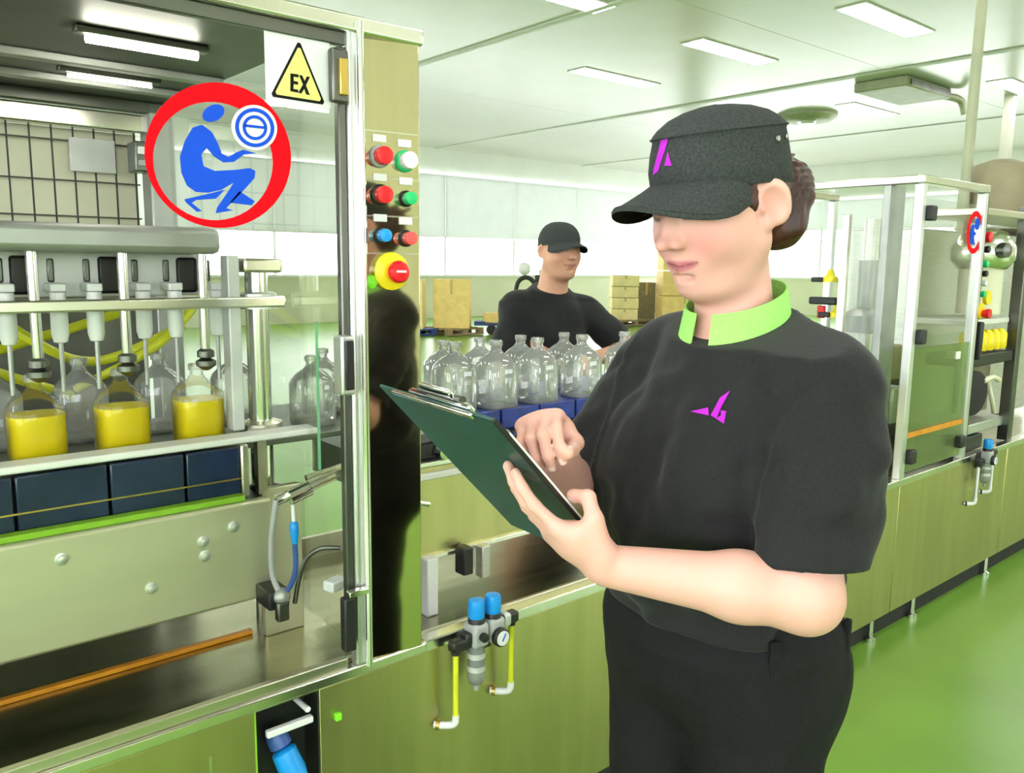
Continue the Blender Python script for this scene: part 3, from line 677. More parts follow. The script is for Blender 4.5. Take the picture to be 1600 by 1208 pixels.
# ================================================================== air service units on the cabinet front
def air_unit(loc, label, n_caps, tubes=True, s=1.0, rich=True):
    r = thing('air_service_unit', label, 'air regulator', loc); r.scale = (s, s, s)
    xs_ = (-0.028, 0.018) if n_caps == 2 else (0.0,)
    for k, x in enumerate(xs_):
        bd = MB().box((x, -0.035, 0.0), (0.042, 0.044, 0.055), 0.008).build('regulator_body', 'grey_plastic', r)
        MB().turn((x, -0.035, 0.026), (0, 0, 1), [(0.019, 0), (0.019, 0.010), (0.017, 0.012)], 20).build('black_collar', 'black_plastic', bd)
        MB().turn((x, -0.035, 0.037), (0, 0, 1), [(0.0175, 0), (0.0185, 0.006), (0.0185, 0.032), (0.0165, 0.040), (0.008, 0.042)], 20).build('blue_cap', 'blue_cap', bd)
    g = MB().turn((xs_[-1], -0.057, -0.012), (0, -1, 0), [(0.021, 0), (0.021, 0.012), (0.019, 0.014)], 22).build('gauge', 'black_plastic', r)
    MB().turn((xs_[-1], -0.071, -0.012), (0, -1, 0), [(0.0165, 0), (0.0165, 0.002)], 22).build('gauge_face', 'white_plastic', g)
    MB().box((xs_[-1] + 0.002, -0.0735, -0.010), (0.003, 0.001, 0.018), rot=Matrix.Rotation(0.5, 3, 'Y')).build('needle', 'sign_blue', g)
    MB().turn((xs_[0], -0.058, 0.0), (0, -1, 0), [(0.010, 0), (0.010, 0.010), (0.004, 0.011)], 14).build('plug', 'black_plastic', r)
    bowl = MB().turn((xs_[0], -0.035, -0.026), (0, 0, -1), [(0.019, 0), (0.0195, 0.01), (0.0195, 0.075), (0.016, 0.088), (0.006, 0.094)], 20).build('filter_bowl', 'smoke_bowl', r)
    for z in (-0.042, -0.072):
        MB().turn((xs_[0], -0.035, z), (0, 0, -1), [(0.0205, 0), (0.0205, 0.012)], 20).build('bowl_band', 'pale_metal', bowl)
    MB().turn((xs_[0], -0.035, -0.118), (0, 0, -1), [(0.008, 0), (0.006, 0.014)], 12).build('drain_nipple', 'grey_plastic', bowl)
    MB().box((0.0, -0.008, -0.02), (0.06, 0.016, 0.07), 0.003).build('bracket', 'black_plastic', r)
    for sx, x0, zt, zb in ((-1, -0.084, -0.012, -0.176), (1, 0.072, 0.012, -0.150)):
        e = MB().box((x0 + (0.012 if sx < 0 else -0.012), -0.035, zt), (0.052, 0.026, 0.026), 0.006).build('elbow', 'black_plastic', r)
        MB().turn((x0, -0.035, zt - 0.008), (0, 0, -1), [(0.010, -0.004), (0.010, 0.012), (0.007, 0.013)], 14).build('push_fitting', 'black_plastic', e)
        MB().cyl((x0, -0.035, zb), (x0, -0.035, zt - 0.018), 0.0062, n=12).build('air_tube', 'yellow_tube' if rich else 'white_plastic', r)
        c = MB().tube([(x0, -0.035, zb + 0.004), (x0, -0.034, zb - 0.012), (x0 - 0.006, -0.028, zb - 0.020), (x0 - 0.022, -0.012, zb - 0.022), (x0 - 0.032, 0.0, zb - 0.022)], 0.0082, 10).build('wall_elbow', 'white_plastic', r)
        MB().turn((x0 - 0.028, -0.004, zb - 0.022), (-0.5, 0.85, 0), [(0.011, -0.008), (0.011, 0.0)], 12).build('nut', 'black_plastic' if not rich else 'brass', c)
    if n_caps == 2:
        MB().box((0.052, -0.035, 0.012), (0.02, 0.03, 0.03), 0.006).build('end_block', 'pale_metal', r)
        MB().box((-0.056, -0.035, -0.004), (0.018, 0.03, 0.03), 0.006).build('end_block', 'black_plastic', r)
    return r
air_unit((1.078, YP, 0.618), 'air service unit with two bright blue caps and yellow tubes', 2)
air_unit((3.86, YP, 0.61), 'small air unit with one blue cap and pale tubes at the far right cabinet', 1, s=1.0, rich=False)

# ================================================================== glass guard of the second machine
e2 = thing('capping_enclosure', 'tall glass guard enclosure of the second machine behind the woman', 'machine guard', (3.4, 1.9, 0.62), shift=True)
x0, x1, y0, y1, zt = 3.12, 3.68, 1.40, 2.05, 1.725
for k, (x, y) in enumerate(((x0, y0), (x1, y0), (x0, y1), (x1, y1))):
    MB().box((x, y, (0.62 + zt) / 2), (0.035, 0.035, zt - 0.62), 0.005).build('corner_post', 'frame_alu', e2)
MB().bx(x0 - 0.02, x0 + 0.10, y0 + 0.10, y0 + 0.13, 0.62, zt, 0.004).build('inner_post', 'grey_metal', e2)
MB().bx(x0 - 0.012, x0 + 0.012, y0 + 0.26, y0 + 0.29, 0.62, zt - 0.1, 0.004).build('inner_post', 'steel_bright', e2)
MB().bx(x0 - 0.02, x1 + 0.02, y0 - 0.02, y0 + 0.02, zt, zt + 0.03, 0.004).build('top_rail', 'steel_bright', e2)
MB().bx(x0 - 0.02, x0 + 0.02, y0, y1, zt, zt + 0.03, 0.004).build('top_rail', 'steel', e2)
MB().bx(x0 - 0.02, x1 + 0.02, y1 - 0.02, y1 + 0.02, zt, zt + 0.03, 0.004).build('top_rail', 'steel', e2)
MB().bx(x0, x1, y0, y1, zt + 0.012, zt + 0.018).build('roof_pane', 'pane', e2)
MB().bx(x0 - 0.002, x0 + 0.002, y0 + 0.018, y1 - 0.018, 0.64, zt).build('side_pane', 'pane', e2)
MB().bx(x0 + 0.018, x1 - 0.018, y0 - 0.002, y0 + 0.002, 1.125, zt - 0.05).build('door_pane', 'pane', e2)
MB().bx(x0 + 0.018, x1 - 0.018, y0 - 0.004, y0 + 0.004, 0.64, 1.12).build('lower_pane', 'pane_green', e2)
MB().bx(x0 + 0.02, x1 - 0.02, y0 - 0.008, y0 - 0.002, 0.775, 0.795).build('orange_strip', 'orange_strip', e2)
MB().bx(x1 - 0.14, x1 - 0.10, y0 - 0.008, y0 - 0.003, 1.055, 1.085).build('sticker', 'sign_white', e2)
for z in (1.62, 1.165, 0.705):
    MB().box((x0 + 0.045, y0 - 0.022, z), (0.05, 0.03, 0.055), 0.006).build('hinge', 'black_plastic', e2)
    if z < 1: MB().box((x1 - 0.06, y0 - 0.022, z), (0.05, 0.03, 0.05), 0.006).build('hinge', 'black_plastic', e2)
# parts inside it
cm = thing('capping_machine', 'grey capping head with yellow caps standing inside the second glass guard', 'machine', (3.35, 1.85, 0.62), shift=True)
MB().cyl((3.42, 1.72, 0.62), (3.42, 1.72, 1.62), 0.035, n=18).build('shaft', 'steel_matt', cm)
MB().turn((3.42, 1.72, 1.15), (0, 0, 1), [(0.10, 0), (0.10, 0.07), (0.05, 0.1), (0.05, 0.3)], 20).build('turret', 'grey_metal', cm)
MB().bx(3.2, 3.6, 1.6, 1.95, 0.62, 0.98, 0.01).build('pedestal', 'dark_steel', cm)
MB().bx(3.22, 3.30, 1.5, 1.58, 0.98, 1.12, 0.008).build('drive_box', 'drum_brown', cm)
MB().bx(3.24, 3.34, 1.5, 1.58, 0.80, 0.95, 0.01).build('drive_cover', 'grey_metal', cm)
for z, y in ((1.36, 1.74), (1.22, 1.70)):
    MB().turn((3.14, y, z), (0, 0, 1), [(0.028, 0), (0.028, 0.02), (0.016, 0.03), (0.012, 0.05)], 16).build('yellow_cap', 'yellow_plastic', cm)
    MB().box((3.14, y + 0.05, z + 0.01), (0.04, 0.05, 0.02), 0.004).build('cap_holder', 'black_plastic', cm)
MB().bx(3.12, 3.16, 1.70, 1.82, 1.27, 1.30, 0.006).build('black_arm', 'black_plastic', cm)
MB().box((3.14, 1.77, 1.24), (0.02, 0.03, 0.05), 0.004).build('red_clamp', 'red_plastic', cm)

# ------------------------------------------------------------------ labelling machine beyond the guard, at the right edge
lm = thing('labelling_machine', 'cluttered third machine with yellow and red parts at the right edge', 'machine', (4.3, 1.8, 0.62), shift=True)
MB().bx(3.80, 5.4, 1.72, 2.05, 0.62, 1.60, 0.01).build('cabinet', 'steel_matt', lm)
MB().bx(4.25, 4.30, 1.41, 1.46, 0.62, 1.70, 0.004).build('post', 'dark_steel', lm)
MB().bx(3.72, 3.75, 1.40, 1.44, 0.62, 1.72, 0.004).build('post', 'black_plastic', lm)
MB().bx(3.72, 5.2, 1.40, 1.70, 1.64, 1.67, 0.004).build('top_shelf', 'steel', lm)
MB().turn((4.05, 1.52, 1.40), (0, 0, 1), [(0.02, 0), (0.10, 0.02), (0.13, 0.06), (0.13, 0.12), (0.09, 0.18), (0.04, 0.20)], 22).build('hopper', 'steel_bright', lm)
MB().cyl((4.05, 1.52, 1.22), (4.05, 1.52, 1.42), 0.09, n=18).build('hopper_neck', 'cream_panel', lm)
MB().turn((3.98, 1.42, 1.50), (-0.3, -1, 0), [(0.035, 0), (0.03, 0.03), (0.01, 0.035)], 16).build('knob', 'dark_steel', lm)
MB().bx(3.78, 4.24, 1.45, 1.70, 1.175, 1.20, 0.004).build('shelf', 'white_rail', lm)
for k in range(6):
    x = 3.80 + k * 0.075
    MB().turn((x, 1.46, 1.06), (0, 0, 1), [(0.026, 0), (0.03, 0.01), (0.03, 0.07), (0.012, 0.09)], 12).build('yellow_bottle', 'yellow_plastic', lm)
MB().bx(3.74, 4.24, 1.42, 1.60, 1.00, 1.05, 0.005).build('black_rail', 'black_plastic', lm)
MB().turn((3.86, 1.46, 0.88), (-0.2, -1, 0), [(0.10, 0), (0.10, 0.03), (0.07, 0.035), (0.03, 0.036)], 24).build('black_wheel', 'black_rubber', lm)
MB().bx(3.95, 4.22, 1.50, 1.56, 0.76, 0.98, 0.01).build('gear_cover', 'drum_brown', lm)
MB().tube([(3.92, 1.42, 0.93), (4.02, 1.42, 0.94), (4.1, 1.42, 0.92)], 0.012, 8).build('lever', 'cream_panel', lm)
MB().tube([(4.08, 1.46, 0.92), (4.1, 1.44, 0.82), (4.16, 1.45, 0.76)], 0.01, 8).build('hose', 'cream_panel', lm)
MB().bx(3.74, 4.26, 1.44, 1.66, 0.69, 0.735, 0.005).build('lower_rail', 'steel_matt', lm)
MB().bx(3.74, 4.0, 1.43, 1.62, 0.62, 0.685, 0.005).build('lower_block', 'black_plastic', lm)
MB().box((3.74, 1.39, 1.12), (0.03, 0.03, 0.16), 0.006).build('handle', 'black_plastic', lm)
for z, m, rr, x in ((1.55, 'red_plastic', 0.022, 3.76), (1.50, 'black_plastic', 0.015, 3.755), (1.44, 'green_plastic', 0.015, 3.755), (1.40, 'black_plastic', 0.013, 3.755), (1.36, 'white_plastic', 0.012, 3.755), (1.315, 'green_plastic', 0.013, 3.755)):
    MB().turn((x, 1.40, z), (0, -1, 0), [(rr, 0), (rr, 0.015), (rr * 0.6, 0.018)], 16).build('push_button', m, lm)
b = MB().turn((3.74, 1.40, 1.245), (0, -1, 0), [(0.034, 0), (0.034, 0.012)], 20).build('yellow_shroud', 'yellow_plastic', lm)
MB().turn((3.752, 1.388, 1.235), (0, -1, 0), [(0.014, 0), (0.02, 0.02), (0.02, 0.03)], 16).build('stop_cap', 'red_plastic', b)
MB().turn((3.80, 1.40, 1.30), (0, -1, 0), [(0.03, 0), (0.03, 0.015)], 16).build('yellow_disc', 'yellow_plastic', lm)
r = thing('small_round_sign', 'small round red and blue sign on the second machine\'s glass', 'sign', (3.60, 1.392, 1.55), shift=True)
MB().ring_plate(ell(0, 0, 0.075, 0.085, 32), ell(0, 0, 0.055, 0.064, 32), lambda x, y, d: (3.615 + x, 1.396 - d, 1.565 + y), 0.002).build('red_ring', 'sign_red', r)
MB().plate([(-0.02, -0.04), (0.02, -0.045), (0.005, -0.01), (0.025, 0.0), (0.0, 0.012), (0.004, 0.035), (-0.02, 0.035), (-0.03, 0.0)], lambda x, y, d: (3.605 + x, 1.396 - d, 1.56 + y), 0.002).build('figure', 'sign_blue', r)
MB().plate(ell(0, 0, 0.022, 0.024, 18), lambda x, y, d: (3.635 + x, 1.396 - d, 1.60 + y), 0.002).build('disc', 'sign_blue', r)
dr = thing('drum_hopper', 'brown drum-shaped hopper on top of the machine at right', 'hopper', (5.2, 2.0, 1.6), shift=True)
MB().turn((5.22, 1.90, 1.60), (0, 0, 1), [(0.16, 0), (0.21, 0.05), (0.21, 0.26), (0.15, 0.40), (0.06, 0.43)], 12).build('drum', 'drum_brown', dr)
MB().turn((5.22, 1.90, 1.64), (0, 0, 1), [(0.212, 0), (0.218, 0.01), (0.218, 0.04), (0.212, 0.05)], 24).build('rim', 'steel_matt', dr)
MB().bx(5.44, 5.50, 1.80, 1.9, 1.60, 1.95, 0.004).build('yellow_post', 'truck_yellow', dr)
# ================================================================== goods at the back of the hall
def pallet(cx, cy, label, m='pallet_wood', w=1.2, d=0.9):
    r = thing('pallet', label, 'pallet', (cx, cy, 0))
    for y in (-d / 2 + 0.05, 0, d / 2 - 0.05):
        MB().box((0, y, 0.025), (w, 0.10, 0.03)).build('bottom_board', m, r)
        for x in (-w / 2 + 0.07, 0, w / 2 - 0.07):
            MB().box((x, y, 0.075), (0.13, 0.10, 0.07)).build('block', m, r)
    for k in range(5):
        MB().box((0, -d / 2 + 0.07 + k * (d - 0.14) / 4, 0.125), (w, 0.12, 0.028)).build('top_board', m, r)
def carton(x, y, z, sx, sy, sz, label, m='carton', rz=0.0, group=None):
    r = thing('carton', label, 'box', (x, y, z), rz, group)
    MB().box((0, 0, sz / 2), (sx, sy, sz), 0.01).build('case', m, r)
    MB().box((0, 0, sz + 0.001), (sx * 1.002, 0.05, 0.003)).build('tape', 'tape', r)
    MB().box((0, -sy / 2 - 0.001, sz * 0.85), (0.05, 0.003, sz * 0.3)).build('tape', 'tape', r)
ph = math.atan2(-0.644, 0.765)
pallet(8.92, 13.85, 'blue pallet under the left yellow carton beyond the panel', 'pallet_blue', 0.9)
carton(8.92, 13.85, 0.14, 0.75, 0.7, 0.95, 'tall yellow carton partly hidden by the control panel', 'carton_pale', ph)
pallet(9.84, 13.53, 'pallet under the tall yellow carton beside the truck', 'pallet_wood', 0.9)
carton(9.84, 13.53, 0.14, 0.72, 0.7, 0.96, 'tall yellow carton standing beside the pallet truck', 'carton', ph)
tk = thing('pallet_truck', 'yellow pallet truck with a black hoop guard at the back of the hall', 'pallet truck', (10.95, 12.85, 0), ph)
MB().box((0.0, 0.0, 0.42), (0.62, 0.9, 0.42), 0.06).build('body', 'truck_yellow', tk)
MB().box((-0.42, 0.0, 0.30), (0.5, 0.5, 0.25), 0.05).build('battery_cover', 'carton', tk)
MB().tube([(-0.02, -0.2, 0.5), (0.0, -0.2, 1.0), (0.18, -0.2, 1.15), (0.36, -0.2, 1.0), (0.38, -0.2, 0.5)], 0.045, 8).build('hoop', 'black_plastic', tk)
MB().box((0.42, -0.1, 0.85), (0.12, 0.12, 0.7), 0.02).build('mast', 'black_plastic', tk)
MB().box((0.62, 0.0, 0.75), (0.25, 0.3, 0.6), 0.04).build('mast_cover', 'truck_yellow', tk)
MB().ball((0.15, 0.0, 1.32), 0.13).build('beacon', 'white_plastic', tk)
MB().box((0.6, 0.0, 1.2), (0.3, 0.2, 0.22), 0.03).build('display', 'grey_metal', tk)
for x, y in ((-0.5, -0.3), (-0.1, -0.42), (0.3, -0.42)):
    MB().cyl((x, y, 0.10), (x, y + 0.10, 0.10), 0.10, n=18).build('wheel', 'black_rubber', tk)
MB().box((-0.3, 0.0, 0.22), (1.1, 0.5, 0.08), 0.01).build('fork', 'pallet_blue', tk)
pallet(14.75, 13.4, 'pallet under the small stack of pale cartons right of the man')
for k in range(4):
    carton(14.75 + 0.02 * (k % 2), 13.4, 0.14 + k * 0.26, 0.62, 0.6, 0.25, ('lowest carton of the pale stack right of the man', 'second carton up in the pale stack right of the man', 'third carton up in the pale stack right of the man', 'topmost carton of the pale stack right of the man')[k], 'carton_pale', ph, 'pale cartons stacked on a pallet')
carton(15.75, 13.6, 0.0, 0.45, 0.5, 1.0, 'narrow olive carton beside the pale stack', 'drum_brown', ph)
pallet(15.9, 12.6, 'pallet under the tall brown carton tower behind the woman\'s face')
for k in range(3):
    carton(15.9, 12.6, 0.14 + k * 0.58, 1.05, 0.9, 0.57, ('lowest carton of the brown tower behind the woman\'s face', 'middle carton of the brown tower behind the woman\'s face', 'topmost carton of the brown tower behind the woman\'s face')[k], 'carton', ph, 'brown carton tower')
# ================================================================== figures: implicit surfaces turned into one skin
def smin(a, b, k):
    h = np.clip(0.5 + 0.5 * (b - a) / k, 0, 1)
    return b + (a - b) * h - k * h * (1 - h)

def vnoise(p, f, seed=0):
    q = p * f; i = np.floor(q).astype(np.int64); t = q - i; t = t * t * (3 - 2 * t)
    def hsh(a, b, c):
        n = (a * 73856093) ^ (b * 19349663) ^ (c * 83492791) ^ (seed * 2654435761)
        n = (n ^ (n >> 13)) * 1274126177
        return ((n & 0xffff) / 65535.0).astype(np.float32)
    r = 0
    for dx in (0, 1):
        for dy in (0, 1):
            for dz in (0, 1):
                wgt = (t[:, 0] if dx else 1 - t[:, 0]) * (t[:, 1] if dy else 1 - t[:, 1]) * (t[:, 2] if dz else 1 - t[:, 2])
                r = r + wgt * hsh(i[:, 0] + dx, i[:, 1] + dy, i[:, 2] + dz)
    return r - 0.5

class Field:
    """a list of soft-blended solids; polygonise() returns vertices and quads of the surface"""
    def __init__(s): s.ops = []; s.M = None
    def place(s, M): s.M = M; return s           # following shapes are given in this frame
    def _w(s, p):
        p = Vector(p); return np.array(s.M @ p if s.M is not None else p, dtype=np.float32)
    def _k(s): return s.M.to_scale()[0] if s.M is not None else 1.0
    def _op(s, fn, lo, hi, k, mode): s.ops.append((fn, np.array(lo) - 0.02 - k, np.array(hi) + 0.02 + k, k, mode)); return s
    def cone(s, a, b, ra, rb, k=0.02, mode='u'):
        a = s._w(a); b = s._w(b); ab = b - a; L = float(ab @ ab) + 1e-9; ra *= s._k(); rb *= s._k(); r = max(ra, rb)
        def fn(p):
            t = np.clip((p - a) @ ab / L, 0, 1)
            return np.sqrt(((p - a - t[:, None] * ab) ** 2).sum(1)) - (ra + t * (rb - ra))
        return s._op(fn, np.minimum(a, b) - r, np.maximum(a, b) + r, k, mode)
    def ell(s, c, r, k=0.02, mode='u', rot=None):
        cw = s._w(c); R = np.array((s.M.to_quaternion().to_matrix() if s.M is not None else Matrix.Identity(3)) @ (rot if rot is not None else Matrix.Identity(3)), dtype=np.float32)
        r = np.array(r, dtype=np.float32) * s._k(); m = r.max()
        def fn(p):
            q = (p - cw) @ R
            k0 = np.sqrt(((q / r) ** 2).sum(1)); k1 = np.sqrt(((q / r ** 2) ** 2).sum(1)) + 1e-6
            return k0 * (k0 - 1) / k1
        return s._op(fn, cw - m, cw + m, k, mode)
    def plane(s, p0, n, k=0.004):
        """cut away what lies on the side n points to"""
        p0 = s._w(p0); nn = np.array((s.M.to_3x3() @ Vector(n)) if s.M is not None else Vector(n), dtype=np.float32); nn /= np.linalg.norm(nn)
        return s._op(lambda p: (p - p0) @ nn, (-9,) * 3, (9,) * 3, k, 'i')
    def warp(s, fn, lo, hi): s.ops.append((fn, np.array(lo), np.array(hi), 0, 'd')); return s
    def value(s, p, cull=True):
        d = np.full(len(p), 1.0, dtype=np.float32)
        for fn, lo, hi, k, mode in s.ops:
            if cull:
                m = np.flatnonzero(((p > lo) & (p < hi)).all(1))
                if not len(m): continue
                q = p[m]
            else: m = slice(None); q = p
            if mode == 'u': d[m] = smin(d[m], fn(q), k)
            elif mode == 's': d[m] = -smin(-d[m], fn(q), k)
            elif mode == 'i': d[m] = -smin(-d[m], -fn(q), k)
            elif mode == 'd': d[m] = d[m] + fn(q)
        return d
    def polygonise(s, lo, hi, h, block=8):
        lo = np.array(lo, dtype=np.float32); n = np.ceil((np.array(hi) - lo) / h / block).astype(int)
        g = np.stack(np.meshgrid(*[np.arange(k) for k in n], indexing='ij'), -1).reshape(-1, 3)
        cen = lo + (g + 0.5) * (block * h)
        dc = s.value(cen.astype(np.float32), cull=False)
        act = g[np.abs(dc) < block * h * 1.25 + 0.012]
        N = n * block + 1
        D = np.full(N, 1.0, dtype=np.float32)
        # inside far from the surface
        for b in g[dc < -(block * h * 1.25 + 0.012)]:
            b = b * block; D[b[0]:b[0] + block + 1, b[1]:b[1] + block + 1, b[2]:b[2] + block + 1] = -1.0
        loc = np.stack(np.meshgrid(*[np.arange(block + 1)] * 3, indexing='ij'), -1).reshape(-1, 3)
        idx = (act[:, None, :] * block + loc[None]).reshape(-1, 3)
        flat = np.unique(np.ravel_multi_index(idx.T, N))
        ii = np.stack(np.unravel_index(flat, N), 1)
        for c in range(0, len(ii), 400000):
            q = ii[c:c + 400000]
            D[q[:, 0], q[:, 1], q[:, 2]] = s.value((lo + q * h).astype(np.float32))
        S = D < 0
        cnt = np.zeros(np.array(N) - 1, dtype=np.int8)
        for dx in (0, 1):
            for dy in (0, 1):
                for dz in (0, 1):
                    cnt += S[dx:N[0] - 1 + dx, dy:N[1] - 1 + dy, dz:N[2] - 1 + dz]
        cells = np.argwhere((cnt > 0) & (cnt < 8))
        cid = np.full(np.array(N) - 1, -1, dtype=np.int32); cid[cells[:, 0], cells[:, 1], cells[:, 2]] = np.arange(len(cells))
        acc = np.zeros((len(cells), 3), dtype=np.float32); num = np.zeros(len(cells), dtype=np.float32)
        cor = [(a, b, c) for a in (0, 1) for b in (0, 1) for c in (0, 1)]
        for a in cor:
            for b in cor:
                if a < b and sum(abs(x - y) for x, y in zip(a, b)) == 1:
                    va = D[cells[:, 0] + a[0], cells[:, 1] + a[1], cells[:, 2] + a[2]]; vb = D[cells[:, 0] + b[0], cells[:, 1] + b[1], cells[:, 2] + b[2]]
                    m = (va < 0) != (vb < 0)
                    t = np.where(m, va / np.where(m, va - vb, 1), 0)[:, None]
                    acc += np.where(m[:, None], np.array(a) + t * (np.array(b) - np.array(a)), 0); num += m
        V = lo + (cells + acc / num[:, None]) * h
        F = []
        for ax in range(3):
            u_, v_ = (ax + 1) % 3, (ax + 2) % 3
            sl0 = [slice(None)] * 3; sl1 = [slice(None)] * 3; sl0[ax] = slice(0, -1); sl1[ax] = slice(1, None)
            a, b = S[tuple(sl0)], S[tuple(sl1)]
            e = np.argwhere(a != b)
            e = e[(e[:, u_] > 0) & (e[:, v_] > 0) & (e[:, u_] < N[u_] - 1) & (e[:, v_] < N[v_] - 1)]
            def cc(du, dv):
                q = e.copy(); q[:, u_] -= du; q[:, v_] -= dv; return cid[q[:, 0], q[:, 1], q[:, 2]]
            Q = np.stack([cc(1, 1), cc(0, 1), cc(0, 0), cc(1, 0)], 1)
            ins = a[e[:, 0], e[:, 1], e[:, 2]]
            Q[~ins] = Q[~ins][:, ::-1]
            F.append(Q)
        F = np.concatenate(F)
        return V, F[(F >= 0).all(1)]

def np_mesh(name, V, F, m, parent, tone=None, smooth_iter=1):
    if smooth_iter:
        E = np.concatenate([F[:, [0, 1]], F[:, [1, 2]], F[:, [2, 3]], F[:, [3, 0]]])
        for _ in range(smooth_iter):
            a = np.zeros_like(V); c = np.zeros(len(V), dtype=np.float32)
            np.add.at(a, E[:, 0], V[E[:, 1]]); np.add.at(c, E[:, 0], 1)
            V = V * 0.5 + 0.5 * a / np.maximum(c, 1)[:, None]
    me = bpy.data.meshes.new(name)
    me.vertices.add(len(V)); me.vertices.foreach_set('co', V.astype(np.float32).ravel())
    me.loops.add(F.size); me.loops.foreach_set('vertex_index', F.astype(np.int32).ravel())
    me.polygons.add(len(F)); me.polygons.foreach_set('loop_start', np.arange(len(F), dtype=np.int32) * 4)
    me.polygons.foreach_set('use_smooth', np.ones(len(F), dtype=bool))
    me.update(calc_edges=True); me.validate()
    if tone is not None:
        at = me.color_attributes.new('tone', 'FLOAT_COLOR', 'POINT')
        at.data.foreach_set('color', tone(V).astype(np.float32).ravel())
    me.materials.append(MATS[m])
    o = bpy.data.objects.new(name, me); COL.objects.link(o); o.parent = parent
    return o

# ------------------------------------------------------------------ the head, in its own frame: x forward, y left, z up, origin between the ears
def add_head(F, M, female=True):
    F.place(M)
    F.ell((-0.012, 0, 0.038), (0.094, 0.073, 0.086), 0.02)
    F.ell((0.032, 0, -0.012), (0.060, 0.062, 0.078), 0.035)
    for s in (1, -1):
        F.cone((0.004, 0.049 * s, -0.042), (0.045, 0.018 * s, -0.080), 0.021, 0.020, 0.035)
        F.ell((0.052, 0.038 * s, -0.020), (0.031, 0.026, 0.032), 0.03)
        F.cone((0.076, 0.010 * s, 0.040), (0.064, 0.046 * s, 0.039), 0.010, 0.010, 0.02)
        F.ell((0.097, 0.032 * s, 0.022), (0.014, 0.017, 0.011), 0.016, 's')
        F.ell((0.074, 0.029 * s, 0.020), (0.0140, 0.0190, 0.0135), 0.010)
    F.ell((0.061, 0, -0.083), (0.019, 0.023, 0.016), 0.022)
    F.ell((0.038, 0, -0.084), (0.042, 0.040, 0.016), 0.03)          # soft underside of the chin
    F.ell((0.075, 0, -0.050), (0.018, 0.030, 0.020), 0.022)          # mouth mound
    for s in (1, -1): F.ell((0.078, 0.019 * s, 0.001), (0.015, 0.014, 0.020), 0.014)
    F.cone((0.086, 0, 0.034), (0.113, 0, -0.009), 0.0062, 0.0078, 0.011)
    F.cone((0.079, 0, 0.028), (0.097, 0, -0.010), 0.0090, 0.0125, 0.012)
    F.cone((0.090, 0, 0.010), (0.103, 0, -0.013), 0.0080, 0.0110, 0.008)
    F.ell((0.1175, 0, -0.0140), (0.0120, 0.0100, 0.0092), 0.006)
    for s in (1, -1):
        F.ell((0.101, 0.0120 * s, -0.0185), (0.0120, 0.0060, 0.0074), 0.004)
        F.ell((0.108, 0.0062 * s, -0.0255), (0.0055, 0.0030, 0.0042), 0.003, 's')
    for s in (1, -1):                                                # lips
        F.cone((0.0930, 0.004 * s, -0.0462), (0.077, 0.0290 * s, -0.0470), 0.0036, 0.0012, 0.008)
        F.cone((0.0910, 0.0, -0.0552), (0.077, 0.0270 * s, -0.0484), 0.0044, 0.0012, 0.008)
        F.cone((0.0990, 0.0, -0.0506), (0.0815, 0.0310 * s, -0.0454), 0.0015, 0.0010, 0.0022, 's')
    F.ell((0.0875, 0, -0.0675), (0.004, 0.012, 0.004), 0.010, 's')
    F.cone((0.107, 0, -0.031), (0.102, 0, -0.041), 0.003, 0.003, 0.005, 's')
    for s in (1, -1):                                                # ears
        Rr = Matrix.Rotation(-0.55 * s, 3, 'Z') @ Matrix.Rotation(0.22, 3, 'Y')
        F.ell((-0.012, 0.0800 * s, 0.003), (0.0235, 0.0075, 0.0320), 0.006, 'u', Rr)
        F.ell((-0.014, 0.0810 * s, 0.012), (0.0190, 0.0070, 0.0200), 0.008, 'u', Rr)
        F.ell((-0.0075, 0.0868 * s, 0.003), (0.0155, 0.0085, 0.0225), 0.003, 's', Rr)
        F.ell((-0.001, 0.0755 * s, -0.022), (0.0085, 0.0060, 0.0105), 0.006)
        F.ell((0.007, 0.0755 * s, 0.0), (0.004, 0.005, 0.007), 0.004)
    F.place(None)

